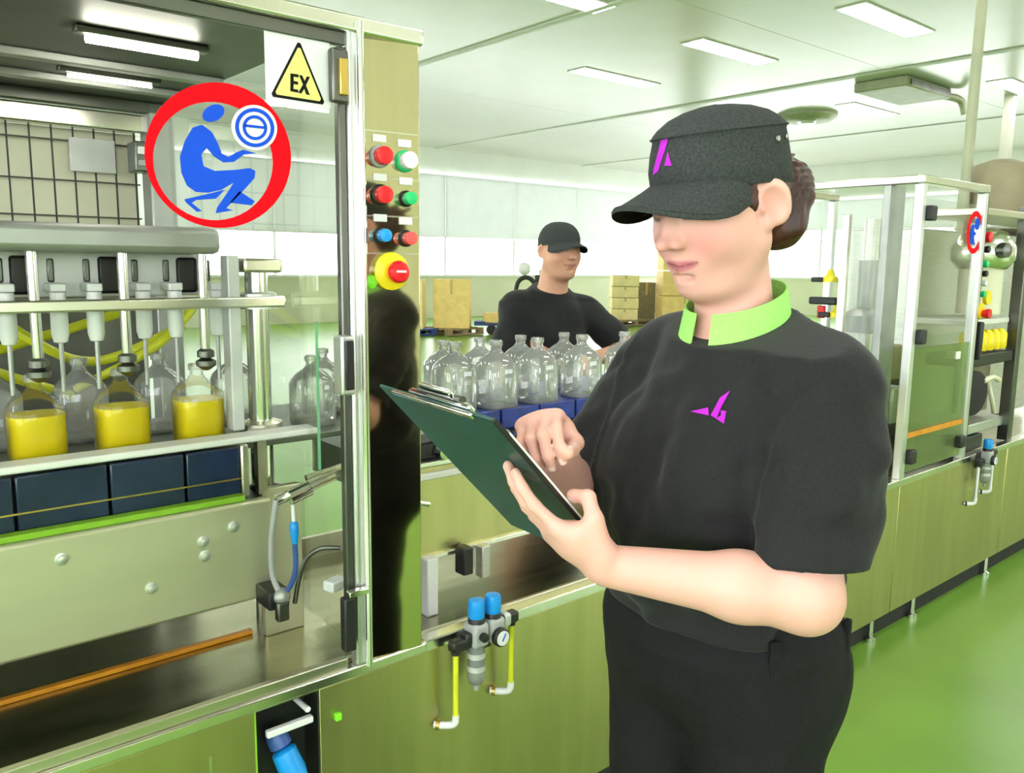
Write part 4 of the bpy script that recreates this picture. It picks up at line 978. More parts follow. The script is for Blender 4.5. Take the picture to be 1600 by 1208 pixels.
FING = dict(i=((0.024, 0.080), (0.041, 0.026, 0.021), 0.0086), m=((0.007, 0.085), (0.045, 0.029, 0.022), 0.0088), r=((-0.010, 0.082), (0.041, 0.027, 0.022), 0.0083), p=((-0.026, 0.074), (0.033, 0.020, 0.019), 0.0074))
def add_hand(F, W, d, palm, side, curls, thumb, sc=1.0, spread=0.06):
    """W wrist, d towards the knuckles, palm the way the palm faces, side +1 when the thumb lies on palm x d (a left hand); returns nail frames"""
    d = Vector(d).normalized(); p = Vector(palm); p = (p - d * p.dot(d)).normalized(); t = p.cross(d) * side
    W = Vector(W); nails = []; cen = W + d * 0.045 * sc
    pos = {}
    for q, ((sx, sy), L, r) in FING.items():
        K = W + (d * sy + t * sx) * sc - p * 0.004 * sc
        pos[q] = K
        F.cone(W + (t * sx * 0.55 + d * 0.012) * sc, K, 0.0165 * sc, 0.0115 * sc, 0.014)
        a = K; ang = 0.0; sp = spread * (sx / 0.025)
        base = (d + t * sp).normalized()
        for k in range(3):
            ang += curls[q][k]
            dd = (base * math.cos(ang) + p * math.sin(ang)).normalized()
            b = a + dd * L[k] * sc
            rr = r * sc * (1.0 - 0.09 * k)
            F.cone(a, b, rr * 1.04, rr * 0.93, 0.004)
            if k == 2:
                nn = (-base * math.sin(ang) * -1 * -1 + p * math.cos(ang)) * -1
                up_ = (base * math.sin(ang) - p * math.cos(ang)).normalized()
                nails.append((b - dd * 0.003 * sc + up_ * rr * 0.80, dd, up_, rr))
            a = b
    F.ell(W + (d * 0.05 + p * 0.004) * sc, (0.030 * sc,) * 3 if False else (0.022 * sc, 0.022 * sc, 0.022 * sc), 0.02)
    # thumb: leaves the side of the palm near its base
    a = W + (d * 0.018 + t * 0.018 + p * 0.006) * sc
    for k, (vec, L, r) in enumerate(zip(thumb, (0.044, 0.032, 0.026), (0.0150, 0.0105, 0.0095))):
        dd = (d * vec[0] + t * vec[1] + p * vec[2]).normalized(); b = a + dd * L * sc
        F.cone(a, b, r * sc, r * sc * (0.80 if k == 0 else 0.93), 0.012 if k == 0 else 0.005); a = b
        if k == 2: 
            up_ = (-p + t * 0.3); up_ = (up_ - dd * up_.dot(dd)).normalized()
            nails.append((b - dd * 0.004 * sc + up_ * r * 0.8 * sc, dd, up_, r * sc))
    F.cone(W + (d * 0.02 + t * 0.012 + p * 0.008) * sc, W + (d * 0.058 + t * 0.030 + p * 0.006) * sc, 0.014 * sc, 0.010 * sc, 0.016)
    return nails

def nail_parts(nails, parent):
    for c, dd, up_, r in nails:
        rt = dd.cross(up_).normalized(); rings = []
        for i in range(5):
            t = -1 + i / 2; rings.append([c + dd * (t * r * 0.75) + rt * (sx * r * 0.62 * (1 - 0.25 * abs(t))) + up_ * (r * 0.16 * (1 - sx * sx * 0.9) - (0.10 * r if abs(t) == 1 else 0)) for sx in (-1, -0.5, 0, 0.5, 1)])
        MB().loft(rings, cap=False, closed=False).build('nail', 'nail', parent, 60)
# ================================================================== clipboard held by the woman (world space)
bA = Vector((0.563, 0.937, 1.260)); bE = Vector((0.017, -0.9987, -0.047)).normalized(); bG = Vector((0.708, 0.049, -0.705))
bG = (bG - bE * bG.dot(bE)).normalized(); bN = bE.cross(bG).normalized()
BW, BL = 0.235, 0.345
def brd(s, t, n=0.0): return bA + bE * s + bG * t + bN * n
def slab(s0, s1, t0, t1, n0, n1, bev=0.0):
    rot = Matrix((bE, bG, bN)).transposed()
    return MB().box(brd((s0 + s1) / 2, (t0 + t1) / 2, (n0 + n1) / 2), (s1 - s0, t1 - t0, n1 - n0), bev, rot=rot)
cl = thing('clipboard', 'dark green clipboard with white sheets held by the woman', 'clipboard', brd(BW / 2, BL), shift=True)
slab(0, BW, 0, BL, -0.002, 0.002, 0.0012).build('board', 'board_green', cl)
slab(0.010, BW + 0.002, 0.030, BL - 0.006, 0.002, 0.0045).build('paper_stack', 'paper', cl)
slab(0.008, BW + 0.0005, 0.026, BL - 0.010, 0.0046, 0.0050).build('top_sheet', 'paper', cl)
k = slab(0.055, 0.180, 0.004, 0.028, 0.004, 0.013, 0.003).build('clip', 'chrome', cl)
MB().cyl(brd(0.075, 0.006, 0.014), brd(0.160, 0.006, 0.014), 0.006, n=12).build('clip_spring', 'dark_steel', k)
slab(0.085, 0.150, -0.012, 0.008, 0.010, 0.016, 0.003).build('clip_lever', 'chrome', k)
slab(BW - 0.003, BW + 0.0015, 0.0, BL, -0.003, 0.003, 0.001).build('edge_band', 'black_plastic', cl)
slab(0.035, 0.20, -0.003, 0.006, -0.006, -0.001, 0.002).build('hinge_strip', 'chrome', cl)

# ================================================================== the woman: stands at (1.00, 0.70), facing -X
W0 = Vector((1.00, 0.70, 0))
wm = thing('person', 'woman in black T-shirt with green collar and grey cap, writing on a clipboard', 'person', W0, math.pi)
def wl(p): p = Vector(p); return Vector((W0.x - p.x, W0.y - p.y, p.z))            # world -> her frame
def wd(p): p = Vector(p); return Vector((-p.x, -p.y, p.z))
HM = Matrix.Translation((0.030, -0.006, 1.496)) @ Matrix.Rotation(math.radians(-6), 4, 'Z') @ Matrix.Rotation(math.radians(18), 4, 'Y')
TW = Matrix.Rotation(-0.24, 4, 'Z')          # her chest is turned a little to her left
SHL, SHR = TW @ Vector((-0.008, 0.158, 1.272)), TW @ Vector((-0.005, -0.148, 1.276))
ELL, WRL = Vector((0.118, 0.205, 1.028)), wl(brd(0.285, 0.238, -0.032))
ELR, WRR = Vector((0.085, -0.235, 1.045)), wl((0.752, 0.800, 1.178))

B = Field()
B.place(TW)
B.ell((-0.005, 0, 1.17), (0.095, 0.140, 0.17), 0.03)
B.ell((-0.005, 0, 0.98), (0.10, 0.135, 0.16), 0.05)
B.cone((-0.012, 0.110, 1.272), (-0.012, -0.105, 1.272), 0.036, 0.036, 0.03)
B.place(None)
B.cone((-0.025, 0, 1.25), (0.006, -0.003, 1.43), 0.060, 0.051, 0.045)
add_head(B, HM)
for S, E, Wr in ((SHL, ELL, WRL), (SHR, ELR, WRR)):
    B.cone(S, E, 0.048, 0.041, 0.03)
    mid = E.lerp(Wr, 0.32)
    B.cone(E, mid, 0.041, 0.0405, 0.02)
    B.cone(mid, Wr, 0.0395, 0.0255, 0.02)
    B.ell(E + Vector((-0.012, 0, -0.008)), (0.033, 0.033, 0.033), 0.02)
cl_ = dict(i=(0.10, 0.22, 0.18), m=(0.14, 0.25, 0.2), r=(0.16, 0.25, 0.2), p=(0.18, 0.3, 0.2))
nails = add_hand(B, WRL, wd(bE * -0.60 - bG * 0.80), wd(bN), 1, cl_, ((0.75, 0.40, 0.52), (0.62, -0.40, 0.68), (0.50, -0.85, -0.12)), 0.97)
rp = Vector((0.660, 0.752, 1.226)) - Vector((0.742, 0.800, 1.165))
cr_ = dict(i=(0.75, 1.05, 0.55), m=(0.90, 1.20, 0.65), r=(1.0, 1.3, 0.7), p=(1.05, 1.3, 0.7))
nails += add_hand(B, WRR, wd(rp), wd(bN * -0.72 + Vector((0, -0.62, 0))), -1, cr_, ((0.75, 0.45, 0.45), (0.80, -0.05, 0.60), (0.85, -0.10, 0.50)), 0.95)
HMi = np.array(HM.inverted())
def skin_tone(base, lip, cheek, brow, Mi, female=True):
    def f(V):
        q = V @ Mi[:3, :3].T + Mi[:3, 3]
        c = np.tile(np.array([*base, 1.0]), (len(V), 1))
        def mixin(mask, col): c[:, :3] = c[:, :3] * (1 - mask[:, None]) + np.array(col) * mask[:, None]
        ck = np.exp(-(((q[:, 0] - 0.072) / 0.03) ** 2 + ((np.abs(q[:, 1]) - 0.04) / 0.024) ** 2 + ((q[:, 2] + 0.020) / 0.024) ** 2))
        mixin(0.75 * ck, cheek)
        ns = np.exp(-(((q[:, 0] - 0.115) / 0.014) ** 2 + (q[:, 1] / 0.016) ** 2 + ((q[:, 2] + 0.015) / 0.014) ** 2)); mixin(0.5 * ns, cheek)
        lw = np.clip(1.35 - np.sqrt((q[:, 1] / 0.0245) ** 2 + ((q[:, 2] + 0.0502 - 0.10 * np.abs(q[:, 1])) / 0.0064) ** 2), 0, 0.35) / 0.35 * (q[:, 0] > 0.07)
        mixin(0.85 * lw, lip)
        sl = np.exp(-((q[:, 2] + 0.0506 - 0.16 * np.abs(q[:, 1])) / 0.0016) ** 2) * (np.abs(q[:, 1]) < 0.028) * (q[:, 0] > 0.07) * (q[:, 0] < 0.099); mixin(0.7 * sl, (0.16, 0.03, 0.03))
        bw = np.exp(-(((q[:, 2] - 0.044 + 6 * (np.abs(q[:, 1]) - 0.032) ** 2) / 0.004) ** 2)) * (np.abs(q[:, 1]) > 0.012) * (np.abs(q[:, 1]) < 0.052) * (q[:, 0] > 0.04); mixin(0.75 * bw, brow)
        ey = np.exp(-(((q[:, 2] - 0.0135 - 8 * (np.abs(q[:, 1]) - 0.031) ** 2) / 0.0022) ** 2)) * (np.abs(np.abs(q[:, 1]) - 0.031) < 0.010) * (q[:, 0] > 0.06); mixin(0.85 * ey, (0.05, 0.025, 0.02))
        er = np.exp(-(((q[:, 0] + 0.004) / 0.02) ** 2 + ((np.abs(q[:, 1]) - 0.078) / 0.01) ** 2 + (q[:, 2] / 0.03) ** 2)); mixin(0.35 * er, cheek)
        return c
    return f
V, Fc = B.polygonise((-0.16, -0.34, 0.86), (0.46, 0.32, 1.64), 0.0028)
body = np_mesh('body', V, Fc, 'skin', wm, skin_tone((0.80, 0.445, 0.375), (0.56, 0.15, 0.20), (0.80, 0.29, 0.29), (0.16, 0.07, 0.04), HMi))
nail_parts(nails, wm)

# shirt: torso, bust, sleeves; openings hollowed out
S_ = Field().place(TW)
S_.ell((-0.008, 0, 1.16), (0.122, 0.165, 0.21), 0.03)
S_.cone((-0.012, 0.112, 1.282), (-0.012, -0.105, 1.282), 0.057, 0.056, 0.05)
S_.cone((-0.035, 0.035, 1.330), (-0.015, 0.135, 1.292), 0.034, 0.050, 0.04); S_.cone((-0.035, -0.035, 1.330), (-0.015, -0.120, 1.292), 0.034, 0.048, 0.04)
S_.cone((-0.02, 0, 1.25), (-0.008, 0, 1.352), 0.082, 0.068, 0.05)
S_.ell((0.072, 0.070, 1.135), (0.078, 0.078, 0.088), 0.07); S_.ell((0.072, -0.070, 1.135), (0.078, 0.078, 0.088), 0.07)
S_.place(None)
S_.ell((0.008, 0, 1.0), (0.150, 0.168, 0.18), 0.07)
S_.cone((0.0, 0.045, 0.95), (0.0, -0.045, 0.95), 0.125, 0.125, 0.05)
SLL = SHL.lerp(ELL, 0.86); SLR = SHR.lerp(ELR, 0.84)
S_.cone(SHL + Vector((0, 0.008, -0.005)), SLL, 0.070, 0.060, 0.03)
S_.cone(SHL.lerp(ELL, 0.42) + Vector((-0.022, 0.012, 0)), SLL + Vector((-0.008, 0.004, 0)), 0.070, 0.060, 0.03)
S_.cone(SHR + Vector((0, -0.008, -0.005)), SLR, 0.064, 0.066, 0.03)
def folds(p):
    d = 0.017 * vnoise(p * np.array([1.0, 1.2, 0.5], dtype=np.float32), 16, 3) + 0.009 * vnoise(p + 0.02 * vnoise(p, 20, 5)[:, None], 34, 9)
    lo = np.clip((1.10 - p[:, 2]) / 0.12, 0, 1)
    d += lo * 0.006 * np.sin(70 * p[:, 2] + 18 * p[:, 0] - 14 * p[:, 1] + 3 * vnoise(p, 9, 2))
    arm = np.clip((np.abs(p[:, 1]) - 0.15) / 0.05, 0, 1) * np.clip((1.26 - p[:, 2]) / 0.06, 0, 1)
    d += arm * 0.0045 * np.sin(62 * (p[:, 2] + 0.55 * p[:, 0]) + 4 * vnoise(p, 12, 4))
    seam = np.abs(np.abs(p[:, 1]) - (0.150 + 0.25 * np.clip(p[:, 2] - 1.18, 0, 0.1)))
    d += 0.004 * np.exp(-(seam / 0.005) ** 2) * np.clip((p[:, 2] - 1.08) / 0.04, 0, 1)
    return -d * np.clip((1.33 - p[:, 2]) / 0.05, 0, 1)
S_.warp(folds, (-1, -1, 0.8), (1, 1, 1.34))
sleeve_cut_l = (ELL - SHL).normalized(); sleeve_cut_r = (ELR - SHR).normalized()
def cut_sleeve(p):
    a = np.array(SLL + sleeve_cut_l * 0.0); n = np.array(Vector((0.10, 0.16, -1.0)).normalized())
    dl = (p - a) @ n; ml = (p[:, 1] > 0.150) & (p[:, 2] < 1.16) & (p[:, 0] > -0.1)
    b = np.array(SLR); m2 = np.array(Vector((0.45, -0.25, -0.85)).normalized())
    dr_ = (p - b) @ m2; mr = (p[:, 1] < -0.172) & (p[:, 2] < 1.16)
    return np.where(ml, dl, np.where(mr, dr_, -1.0)).astype(np.float32)
S_.ops.append((cut_sleeve, np.array((-1, -1, 0.8)), np.array((1, 1, 1.2)), 0.004, 'i'))
S_.plane((0, 0, 0.925), (0, 0, -1))
S_.plane((0.02, 0, 1.332), (0.36, 0, 1.0))
S_.cone(SHL.lerp(ELL, 0.7), ELL + sleeve_cut_l * 0.1, 0.046, 0.046, 0.004, 's'); S_.cone(SHR.lerp(ELR, 0.7), ELR + sleeve_cut_r * 0.1, 0.046, 0.046, 0.004, 's')
S_.cone((-0.02, 0, 1.30), (0.0, 0, 1.45), 0.061, 0.061, 0.004, 's')
V, Fc = S_.polygonise((-0.20, -0.36, 0.90), (0.22, 0.34, 1.42), 0.0045)
shirt = np_mesh('shirt', V, Fc, 'cloth_black', wm, smooth_iter=1)
shirt['label'] = 'black short-sleeved T-shirt'

# collar: a standing green band, split at the front
def collar_ring(r, z, tilt, t0=0.20, n=44):
    out = []
    for i in range(n + 1):
        a = t0 + (2 * math.pi - 2 * t0) * i / n
        out.append(Vector((-0.006 + r * 1.06 * math.cos(a), r * math.sin(a), z - tilt * math.cos(a))))
    return out
col_m = MB()
out_ = [collar_ring(0.0830, 1.300, 0.022), collar_ring(0.0745, 1.348, 0.026), collar_ring(0.0690, 1.378, 0.024)]
in_ = [collar_ring(0.0665, 1.378, 0.024), collar_ring(0.0720, 1.348, 0.026), collar_ring(0.0805, 1.300, 0.022)]
col_m.loft(out_ + in_ + [out_[0]], cap=False, closed=False)
for e_ in (0, -1):
    col_m.add([r_[e_] for r_ in out_ + in_], [(0, 1, 4, 5), (1, 2, 3, 4)])
co = col_m.build('collar', 'collar_green', wm); co['label'] = 'bright green stand-up collar'

# trousers
T_ = Field()
T_.ell((0.0, 0, 0.90), (0.128, 0.172, 0.14), 0.03)
T_.cone((-0.01, 0.05, 0.86), (-0.01, -0.05, 0.86), 0.130, 0.130, 0.05)
T_.ell((-0.06, 0.07, 0.80), (0.09, 0.10, 0.11), 0.05); T_.ell((-0.06, -0.07, 0.80), (0.09, 0.10, 0.11), 0.05)
for s in (1, -1):
    T_.cone((0.005, 0.085 * s, 0.80), (0.015, 0.095 * s, 0.46), 0.098, 0.072, 0.03)
    T_.cone((0.015, 0.095 * s, 0.46), (-0.02, 0.10 * s, 0.07), 0.070, 0.058, 0.03)
def tfold(p):
    d = 0.010 * vnoise(p * np.array([1, 1, 0.6], dtype=np.float32), 13, 8) + 0.005 * vnoise(p, 30, 6)
    d += 0.0035 * np.exp(-((p[:, 2] - 0.925 + 0.3 * np.clip(p[:, 0], 0, 1)) / 0.012) ** 2)
    d += 0.003 * np.exp(-(((p[:, 0] - 0.02) - 0.35 * (0.9 - p[:, 2])) / 0.006) ** 2) * (p[:, 2] > 0.74) * (p[:, 1] > 0.05)
    return -d
T_.warp(tfold, (-1, -1, 0), (1, 1, 1.2))
T_.plane((0, 0, 0.985), (0, 0, 1)); T_.plane((0, 0, 0.045), (0, 0, -1))
V, Fc = T_.polygonise((-0.22, -0.24, 0.02), (0.20, 0.24, 1.04), 0.007)
tr_ = np_mesh('trousers', V, Fc, 'cloth_trouser', wm)
tr_['label'] = 'black work trousers'
for x, y in ((0.085, 0.150), (-0.055, 0.175)):
    MB().box((x, y, 0.915), (0.014, 0.010, 0.05), 0.003, rz=math.atan2(-x, y)).build('belt_loop', 'cloth_trouser', wm)
for s in (1, -1):
    MB().loft([[(c * a + 0.03 + o_, 0.10 * s + b * sn, z) for c, sn in [(math.cos(2 * math.pi * i / 18), math.sin(2 * math.pi * i / 18)) for i in range(18)]] for a, b, z, o_ in ((0.135, 0.048, 0.0, 0.02), (0.138, 0.05, 0.02, 0.02), (0.125, 0.047, 0.05, 0.015), (0.08, 0.045, 0.085, -0.02), (0.06, 0.045, 0.11, -0.04))]).build('shoe', 'shoe', wm)

# hair: cap of hair on the skull, sideburn, knot at the back
H_ = Field().place(HM)
H_.ell((-0.022, 0, 0.030), (0.094, 0.0765, 0.086), 0.02)
H_.plane((0.016, 0, 0.0), (1.0, 0, -0.25))
H_.ell((-0.118, 0.010, -0.012), (0.040, 0.046, 0.046), 0.012)
H_.ell((-0.138, 0.012, 0.004), (0.026, 0.032, 0.034), 0.015)
H_.ell((-0.098, 0.030, -0.046), (0.022, 0.028, 0.026), 0.02)
H_.ell((-0.085, 0.0, -0.052), (0.030, 0.040, 0.030), 0.03)
H_.ell((0.015, 0.0685, 0.020), (0.011, 0.0055, 0.020), 0.008); H_.ell((0.015, -0.0685, 0.020), (0.011, 0.0055, 0.020), 0.008)
for k in range(7):
    a = random.uniform(-0.9, 0.9); b = random.uniform(-0.5, 0.9)
    H_.cone((-0.125, 0.01 + 0.03 * a, 0.01 + 0.03 * b), (-0.165 + 0.01 * a, 0.012 + 0.045 * a, 0.012 + 0.042 * b), 0.008, 0.002, 0.006)
def strands(p):
    q = p @ HMi[:3, :3].T + HMi[:3, 3]
    r = np.sqrt((q[:, 0] + 0.118) ** 2 + (q[:, 2] + 0.01) ** 2)
    return (0.0011 * np.sin(330 * q[:, 2] + 260 * r + 30 * q[:, 1] + 6 * vnoise(p, 30, 1)) + 0.003 * vnoise(p, 60, 2)).astype(np.float32)
H_.warp(strands, (-1, -1, 1), (1, 1, 2))
V, Fc = H_.polygonise((-0.22, -0.14, 1.36), (0.14, 0.14, 1.64), 0.003)
hr = np_mesh('hair', V, Fc, 'hair_red', wm); hr['label'] = 'dark red-brown hair in a knot'

# cap with curved visor
CM = Matrix.Translation((0.030, -0.006, 1.496)) @ Matrix.Rotation(math.radians(-6), 4, 'Z') @ Matrix.Rotation(math.radians(11.5), 4, 'Y')
def make_cap(CM, parent, m, rx=0.106, ry=0.0845, peak=0.078, flat=True, ztop=0.118, logo=True):
    n = 56
    def ring(kx, zf, zb, off=0.0, wob=0.0):
        out = []
        for i in range(n):
            a = 2 * math.pi * i / n; c, s = math.cos(a), math.sin(a)
            z = zb + (zf - zb) * (0.5 + 0.5 * c)
            q = 1 + wob * math.sin(5 * a + zf * 60)
            out.append(CM @ Vector((-0.006 + off + rx * kx * q * c, ry * kx * q * s, z)))
        return out
    if flat:
        R_ = [ring(0.955, 0.044, 0.022), ring(0.985, 0.042, 0.020), ring(1.0, 0.044, 0.022), ring(1.005, 0.065, 0.045, wob=0.004), ring(0.975, 0.085, 0.072, -0.002, wob=0.006), ring(0.935, 0.103, 0.094, -0.004, wob=0.005), ring(0.945, 0.107, 0.099, -0.004), ring(0.930, 0.111, 0.103, -0.004), ring(0.86, 0.118, 0.111, -0.004, wob=0.008), ring(0.70, 0.128, 0.122, -0.004, wob=0.010), ring(0.48, 0.135, 0.131, -0.004), ring(0.24, 0.139, 0.136, -0.004), ring(0.02, 0.140, 0.137, -0.004)]
    else:
        R_ = [ring(0.955, 0.040, 0.018), ring(0.985, 0.038, 0.016), ring(1.0, 0.042, 0.020)] + [ring(math.cos(t) ** 0.75, 0.045 + (ztop - 0.045) * math.sin(t), 0.03 + (ztop - 0.03) * math.sin(t)) for t in (0.25, 0.5, 0.75, 1.0, 1.25, 1.42, 1.55)]
    crown = MB().loft(R_, cap=False).build('cap_crown', m, parent, 50)
    top, bot = [], []
    zb0 = 0.044 if flat else 0.040
    na, nr = 30, 8
    for j in range(nr + 1):
        t = j / nr; ra, rb = [], []
        for i in range(na + 1):
            a = -1.22 + 2.44 * i / na
            ex = peak * max(0.0, math.cos(a / 1.22 * math.pi / 2)) ** 0.55
            x = -0.006 - 0.005 * (1 - t) + rx * math.cos(a) + ex * t * math.cos(a * 0.35); y = ry * (0.95 + 0.05 * t) * math.sin(a) + ex * t * math.sin(a * 0.35) * 0.6
            z = zb0 + 0.004 - t * ex * 0.24 - 0.042 * (abs(y) / ry) ** 2.0 * t
            ra.append(CM @ Vector((x, y, z + 0.0020))); rb.append(CM @ Vector((x, y, z - 0.0022)))
        top.append(ra); bot.append(rb)
    vz = MB().loft(top + bot[::-1] + [top[0]], cap=False, closed=False).build('visor', m, parent, 50)
    MB().loft([[p - (CM.to_3x3() @ Vector((0, 0, 0.0006))) for p in r_] for r_ in bot], cap=False, closed=False).build('visor_lining', 'cap_under', vz, 50)
    MB().tube([top[-1][i].lerp(top[-2][i], 0.35) + (CM.to_3x3() @ Vector((0, 0, 0.0005))) for i in range(0, na + 1, 2)], 0.0012, 6, 2).build('visor_stitch', m, vz)
    return crown
crown = make_cap(CM, wm, 'cap_cloth'); crown['label'] = 'dark grey cloth cap with flat top'
MB().tube([CM @ Vector((-0.010 + 0.1012 * math.cos(a), 0.0803 * math.sin(a), 0.1030 + 0.0040 * math.cos(a))) for a in [2 * math.pi * i / 40 for i in range(41)]], 0.0016, 6, 1).build('seam', 'cap_cloth', crown)
for a in (1.75, 2.05):
    c = CM @ Vector((-0.007 + 0.104 * math.cos(a), 0.0855 * math.sin(a), 0.084)); nn = CM.to_3x3() @ Vector((math.cos(a), math.sin(a), 0))
    MB().turn(c, nn, [(0.0035, -0.002), (0.0035, 0.0008), (0.002, 0.001)], 12).build('eyelet', 'grey_metal', crown)

# embroidered purple marks, laid on the cloth surface
def decal(obj, polys, origin, ux, uy, name, parent, lift=0.0012):
    bm = bmesh.new(); bm.from_mesh(obj.data); bv = BVHTree.FromBMesh(bm); bm.free()
    ux = Vector(ux).normalized(); uy = Vector(uy); uy = (uy - ux * uy.dot(ux)).normalized(); nz = ux.cross(uy)
    for poly in polys:
        b2 = bmesh.new(); vs = [b2.verts.new((x, y, 0)) for x, y in poly]; b2.faces.new(vs)
        bmesh.ops.triangulate(b2, faces=b2.faces[:])
        bmesh.ops.subdivide_edges(b2, edges=b2.edges[:], cuts=5, use_grid_fill=True)
        M = MB(); b2.verts.index_update(); pts = []
        for q in b2.verts:
            o_ = Vector(origin) + ux * q.co.x + uy * q.co.y
            hit = bv.ray_cast(o_ + nz * 0.08, -nz, 0.2)
            pts.append((hit[0] + hit[1] * lift) if hit[0] is not None else o_)
        M.add(pts, [[q.index for q in f.verts] for f in b2.faces]); b2.free()
        M.build(name, 'thread_purple', parent, 80)
def cpol(L, cx, cy, k): return [((a - cx) * k, (cy - b) * k) for a, b in L]
logo = [cpol(q, 550, 545, 0.00029) for q in ([(468, 576), (545, 552), (552, 584)], [(560, 583), (596, 505), (640, 468), (604, 545), (588, 592)], [(586, 592), (606, 575), (604, 556), (628, 556), (622, 606)])]
decal(shirt, logo, (0.150, 0.075, 1.238), (-0.55, 0.85, 0), (0, 0, 1), 'purple_mark', wm)
logo2 = [cpol(q, 400, 360, 0.00022) for q in ([(385, 250), (440, 262), (420, 330), (375, 440), (318, 458)], [(445, 335), (480, 418), (425, 412)])]
decal(crown, logo2, CM @ Vector((0.099, -0.004, 0.084)), CM.to_3x3() @ Vector((-0.1, 0.99, 0)), CM.to_3x3() @ Vector((0, 0, 1)), 'purple_mark', wm)

# pen in her right hand
pt = brd(0.165, 0.075, 0.006); pe = brd(0.150, 0.190, 0.110)
pd = (pe - pt).normalized()
pen = thing('pen', 'thin dark pen in the woman\'s writing hand', 'pen', pt, shift=True)
MB().turn(pt, pd, [(0.0005, 0), (0.0035, 0.012), (0.0042, 0.02), (0.0042, 0.118), (0.003, 0.124)], 12).build('barrel', 'black_plastic', pen)
MB().turn(pt, pd, [(0.0046, 0.105), (0.0046, 0.112)], 12).build('ring', 'chrome', pen)

# ================================================================== the man beyond the conveyor
G0 = Vector((2.22, 2.405, 0))
mn = thing('person', 'man in black T-shirt and dark cap leaning by the conveyor', 'person', G0, math.atan2(-0.95, -0.30))
SC = 0.93
HG = Matrix.Translation((0.055, 0.012, 1.465)) @ Matrix.Rotation(math.radians(8), 4, 'Z') @ Matrix.Rotation(math.radians(4), 4, 'Y') @ Matrix.Scale(0.90, 4)
gl_, gr_ = Vector((0.0, 0.160, 1.235)), Vector((0.0, -0.145, 1.255))
el_, er_ = Vector((0.07, 0.325, 1.075)), Vector((0.02, -0.200, 1.00))
wl_, wr_ = Vector((0.19, 0.120, 1.070)), Vector((0.17, -0.195, 0.82))
G = Field()
G.ell((0, 0, 1.12), (0.10, 0.155, 0.18), 0.03); G.ell((0, 0, 0.95), (0.10, 0.14, 0.16), 0.05)
G.cone((-0.01, 0.12, 1.255), (-0.01, -0.12, 1.265), 0.045, 0.045, 0.04)
G.cone((-0.01, 0, 1.22), (0.035, 0.008, 1.40), 0.062, 0.056, 0.04)
add_head(G, HG, False)
for S, E, Wr in ((gl_, el_, wl_), (gr_, er_, wr_)):
    G.cone(S, E, 0.05, 0.042, 0.03); mid = E.lerp(Wr, 0.3); G.cone(E, mid, 0.042, 0.041, 0.02); G.cone(mid, Wr, 0.040, 0.028, 0.02)
cg = dict(i=(0.4, 0.6, 0.4), m=(0.45, 0.65, 0.4), r=(0.5, 0.7, 0.4), p=(0.55, 0.7, 0.4)); th = ((0.75, 0.5, 0.4), (0.85, 0.1, 0.5), (0.85, 0.0, 0.5))
add_hand(G, wl_, (wl_ - el_) + Vector((0.05, 0, 0)), (0.1, -0.2, -1), 1, cg, th, 1.02)
add_hand(G, wr_, wr_ - er_, (0.2, 1, 0), -1, cg, th, 1.02)
V, Fc = G.polygonise((-0.16, -0.40, 0.68), (0.34, 0.44, 1.62), 0.0055)
np_mesh('body', V, Fc, 'skin', mn, skin_tone((0.62, 0.33, 0.22), (0.42, 0.13, 0.11), (0.62, 0.24, 0.17), (0.06, 0.03, 0.02), np.array(HG.inverted())))
Sg = Field()
Sg.ell((-0.005, 0, 1.12), (0.115, 0.160, 0.20), 0.03); Sg.cone((-0.01, 0.11, 1.25), (-0.01, -0.11, 1.26), 0.056, 0.056, 0.05)
Sg.cone((-0.015, 0, 1.22), (0.0, 0, 1.315), 0.09, 0.07, 0.05); Sg.cone((0, 0.05, 0.92), (0, -0.05, 0.92), 0.125, 0.125, 0.06)
for S, E in ((gl_, el_), (gr_, er_)): Sg.cone(S, S.lerp(E, 0.72), 0.062, 0.072, 0.03)
Sg.warp(lambda p: -(0.016 * vnoise(p, 13, 3) + 0.006 * vnoise(p, 30, 7) + 0.005 * np.sin(40 * p[:, 2] + 25 * p[:, 1])), (-1, -1, 0.7), (1, 1, 1.28))
Sg.plane((0, 0, 0.86), (0, 0, -1)); Sg.plane((0.02, 0, 1.325), (0.35, 0, 1))
def cutg(p):
    r_ = np.full(len(p), -1.0, dtype=np.float32)
    for S, E, sg_ in ((gl_, el_, 1), (gr_, er_, -1)):
        dn = (E - S).normalized(); a = np.array(S.lerp(E, 0.74)); q = (p - a) @ np.array(dn); m_ = (p[:, 1] * sg_ > (0.2 if sg_ > 0 else 0.165))
        r_ = np.where(m_, q, r_)
    return r_.astype(np.float32)
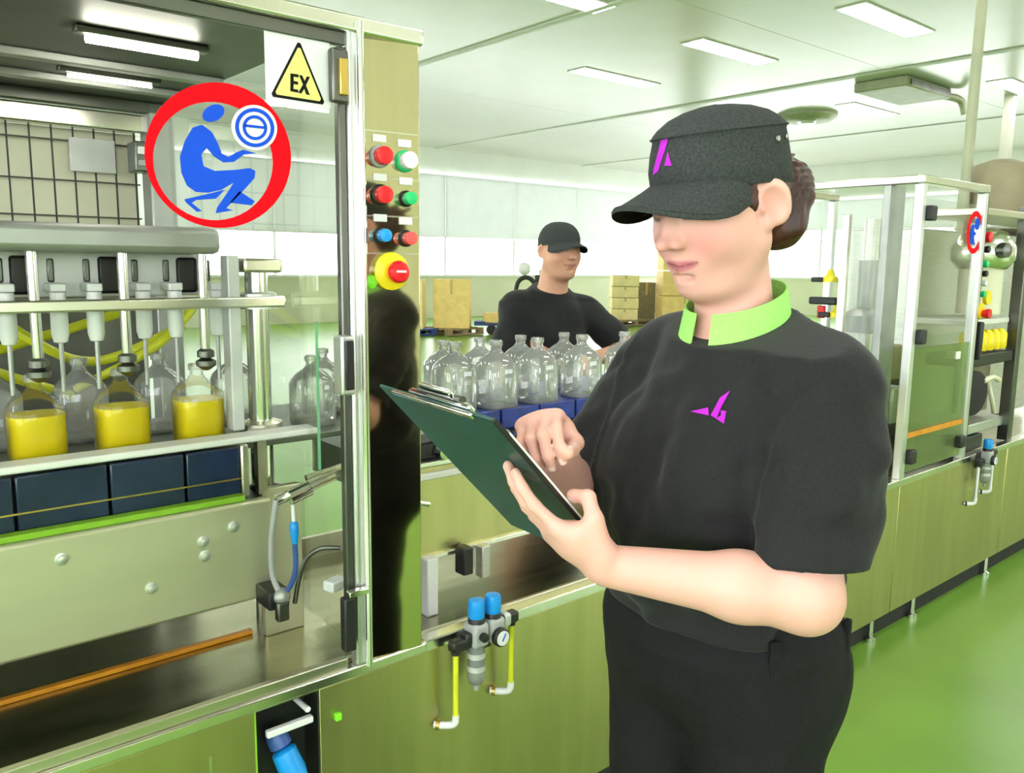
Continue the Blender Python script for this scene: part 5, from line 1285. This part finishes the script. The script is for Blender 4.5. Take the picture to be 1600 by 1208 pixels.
Sg.ops.append((cutg, np.array((-1, -1, 0.7)), np.array((1, 1, 1.25)), 0.004, 'i'))
for S, E in ((gl_, el_), (gr_, er_)): Sg.cone(S.lerp(E, 0.66), E, 0.050, 0.050, 0.004, 's')
V, Fc = Sg.polygonise((-0.2, -0.44, 0.82), (0.22, 0.46, 1.36), 0.0075)
o_ = np_mesh('shirt', V, Fc, 'cloth_black', mn); o_['label'] = 'black short-sleeved T-shirt'
Tg = Field()
Tg.ell((0, 0, 0.84), (0.125, 0.17, 0.14), 0.03)
for s in (1, -1):
    Tg.cone((0, 0.085 * s, 0.80), (0.01, 0.10 * s, 0.44), 0.098, 0.07, 0.03); Tg.cone((0.01, 0.10 * s, 0.44), (-0.02, 0.10 * s, 0.06), 0.068, 0.058, 0.03)
Tg.plane((0, 0, 0.92), (0, 0, 1)); Tg.plane((0, 0, 0.04), (0, 0, -1))
V, Fc = Tg.polygonise((-0.2, -0.24, 0.0), (0.2, 0.24, 0.98), 0.012)
np_mesh('trousers', V, Fc, 'cloth_trouser', mn)
for s in (1, -1):
    MB().loft([[(c * a + 0.03 + o2, 0.10 * s + b * sn, z) for c, sn in [(math.cos(2 * math.pi * i / 16), math.sin(2 * math.pi * i / 16)) for i in range(16)]] for a, b, z, o2 in ((0.14, 0.05, 0.0, 0.02), (0.14, 0.052, 0.02, 0.02), (0.125, 0.05, 0.05, 0.015), (0.08, 0.045, 0.09, -0.02), (0.06, 0.045, 0.11, -0.04))]).build('shoe', 'shoe', mn)
Hg = Field().place(HG)
Hg.ell((-0.020, 0, 0.032), (0.092, 0.0775, 0.083), 0.02); Hg.plane((0.012, 0, 0.0), (1.0, 0, -0.2)); Hg.plane((0, 0, -0.045), (0.3, 0, -1))
V, Fc = Hg.polygonise((-0.14, -0.14, 1.36), (0.20, 0.16, 1.60), 0.005)
np_mesh('hair', V, Fc, 'hair_dark', mn)
make_cap(HG @ Matrix.Rotation(math.radians(-2), 4, 'Y'), mn, 'cap_cloth', 0.106, 0.085, 0.062, False, 0.128)
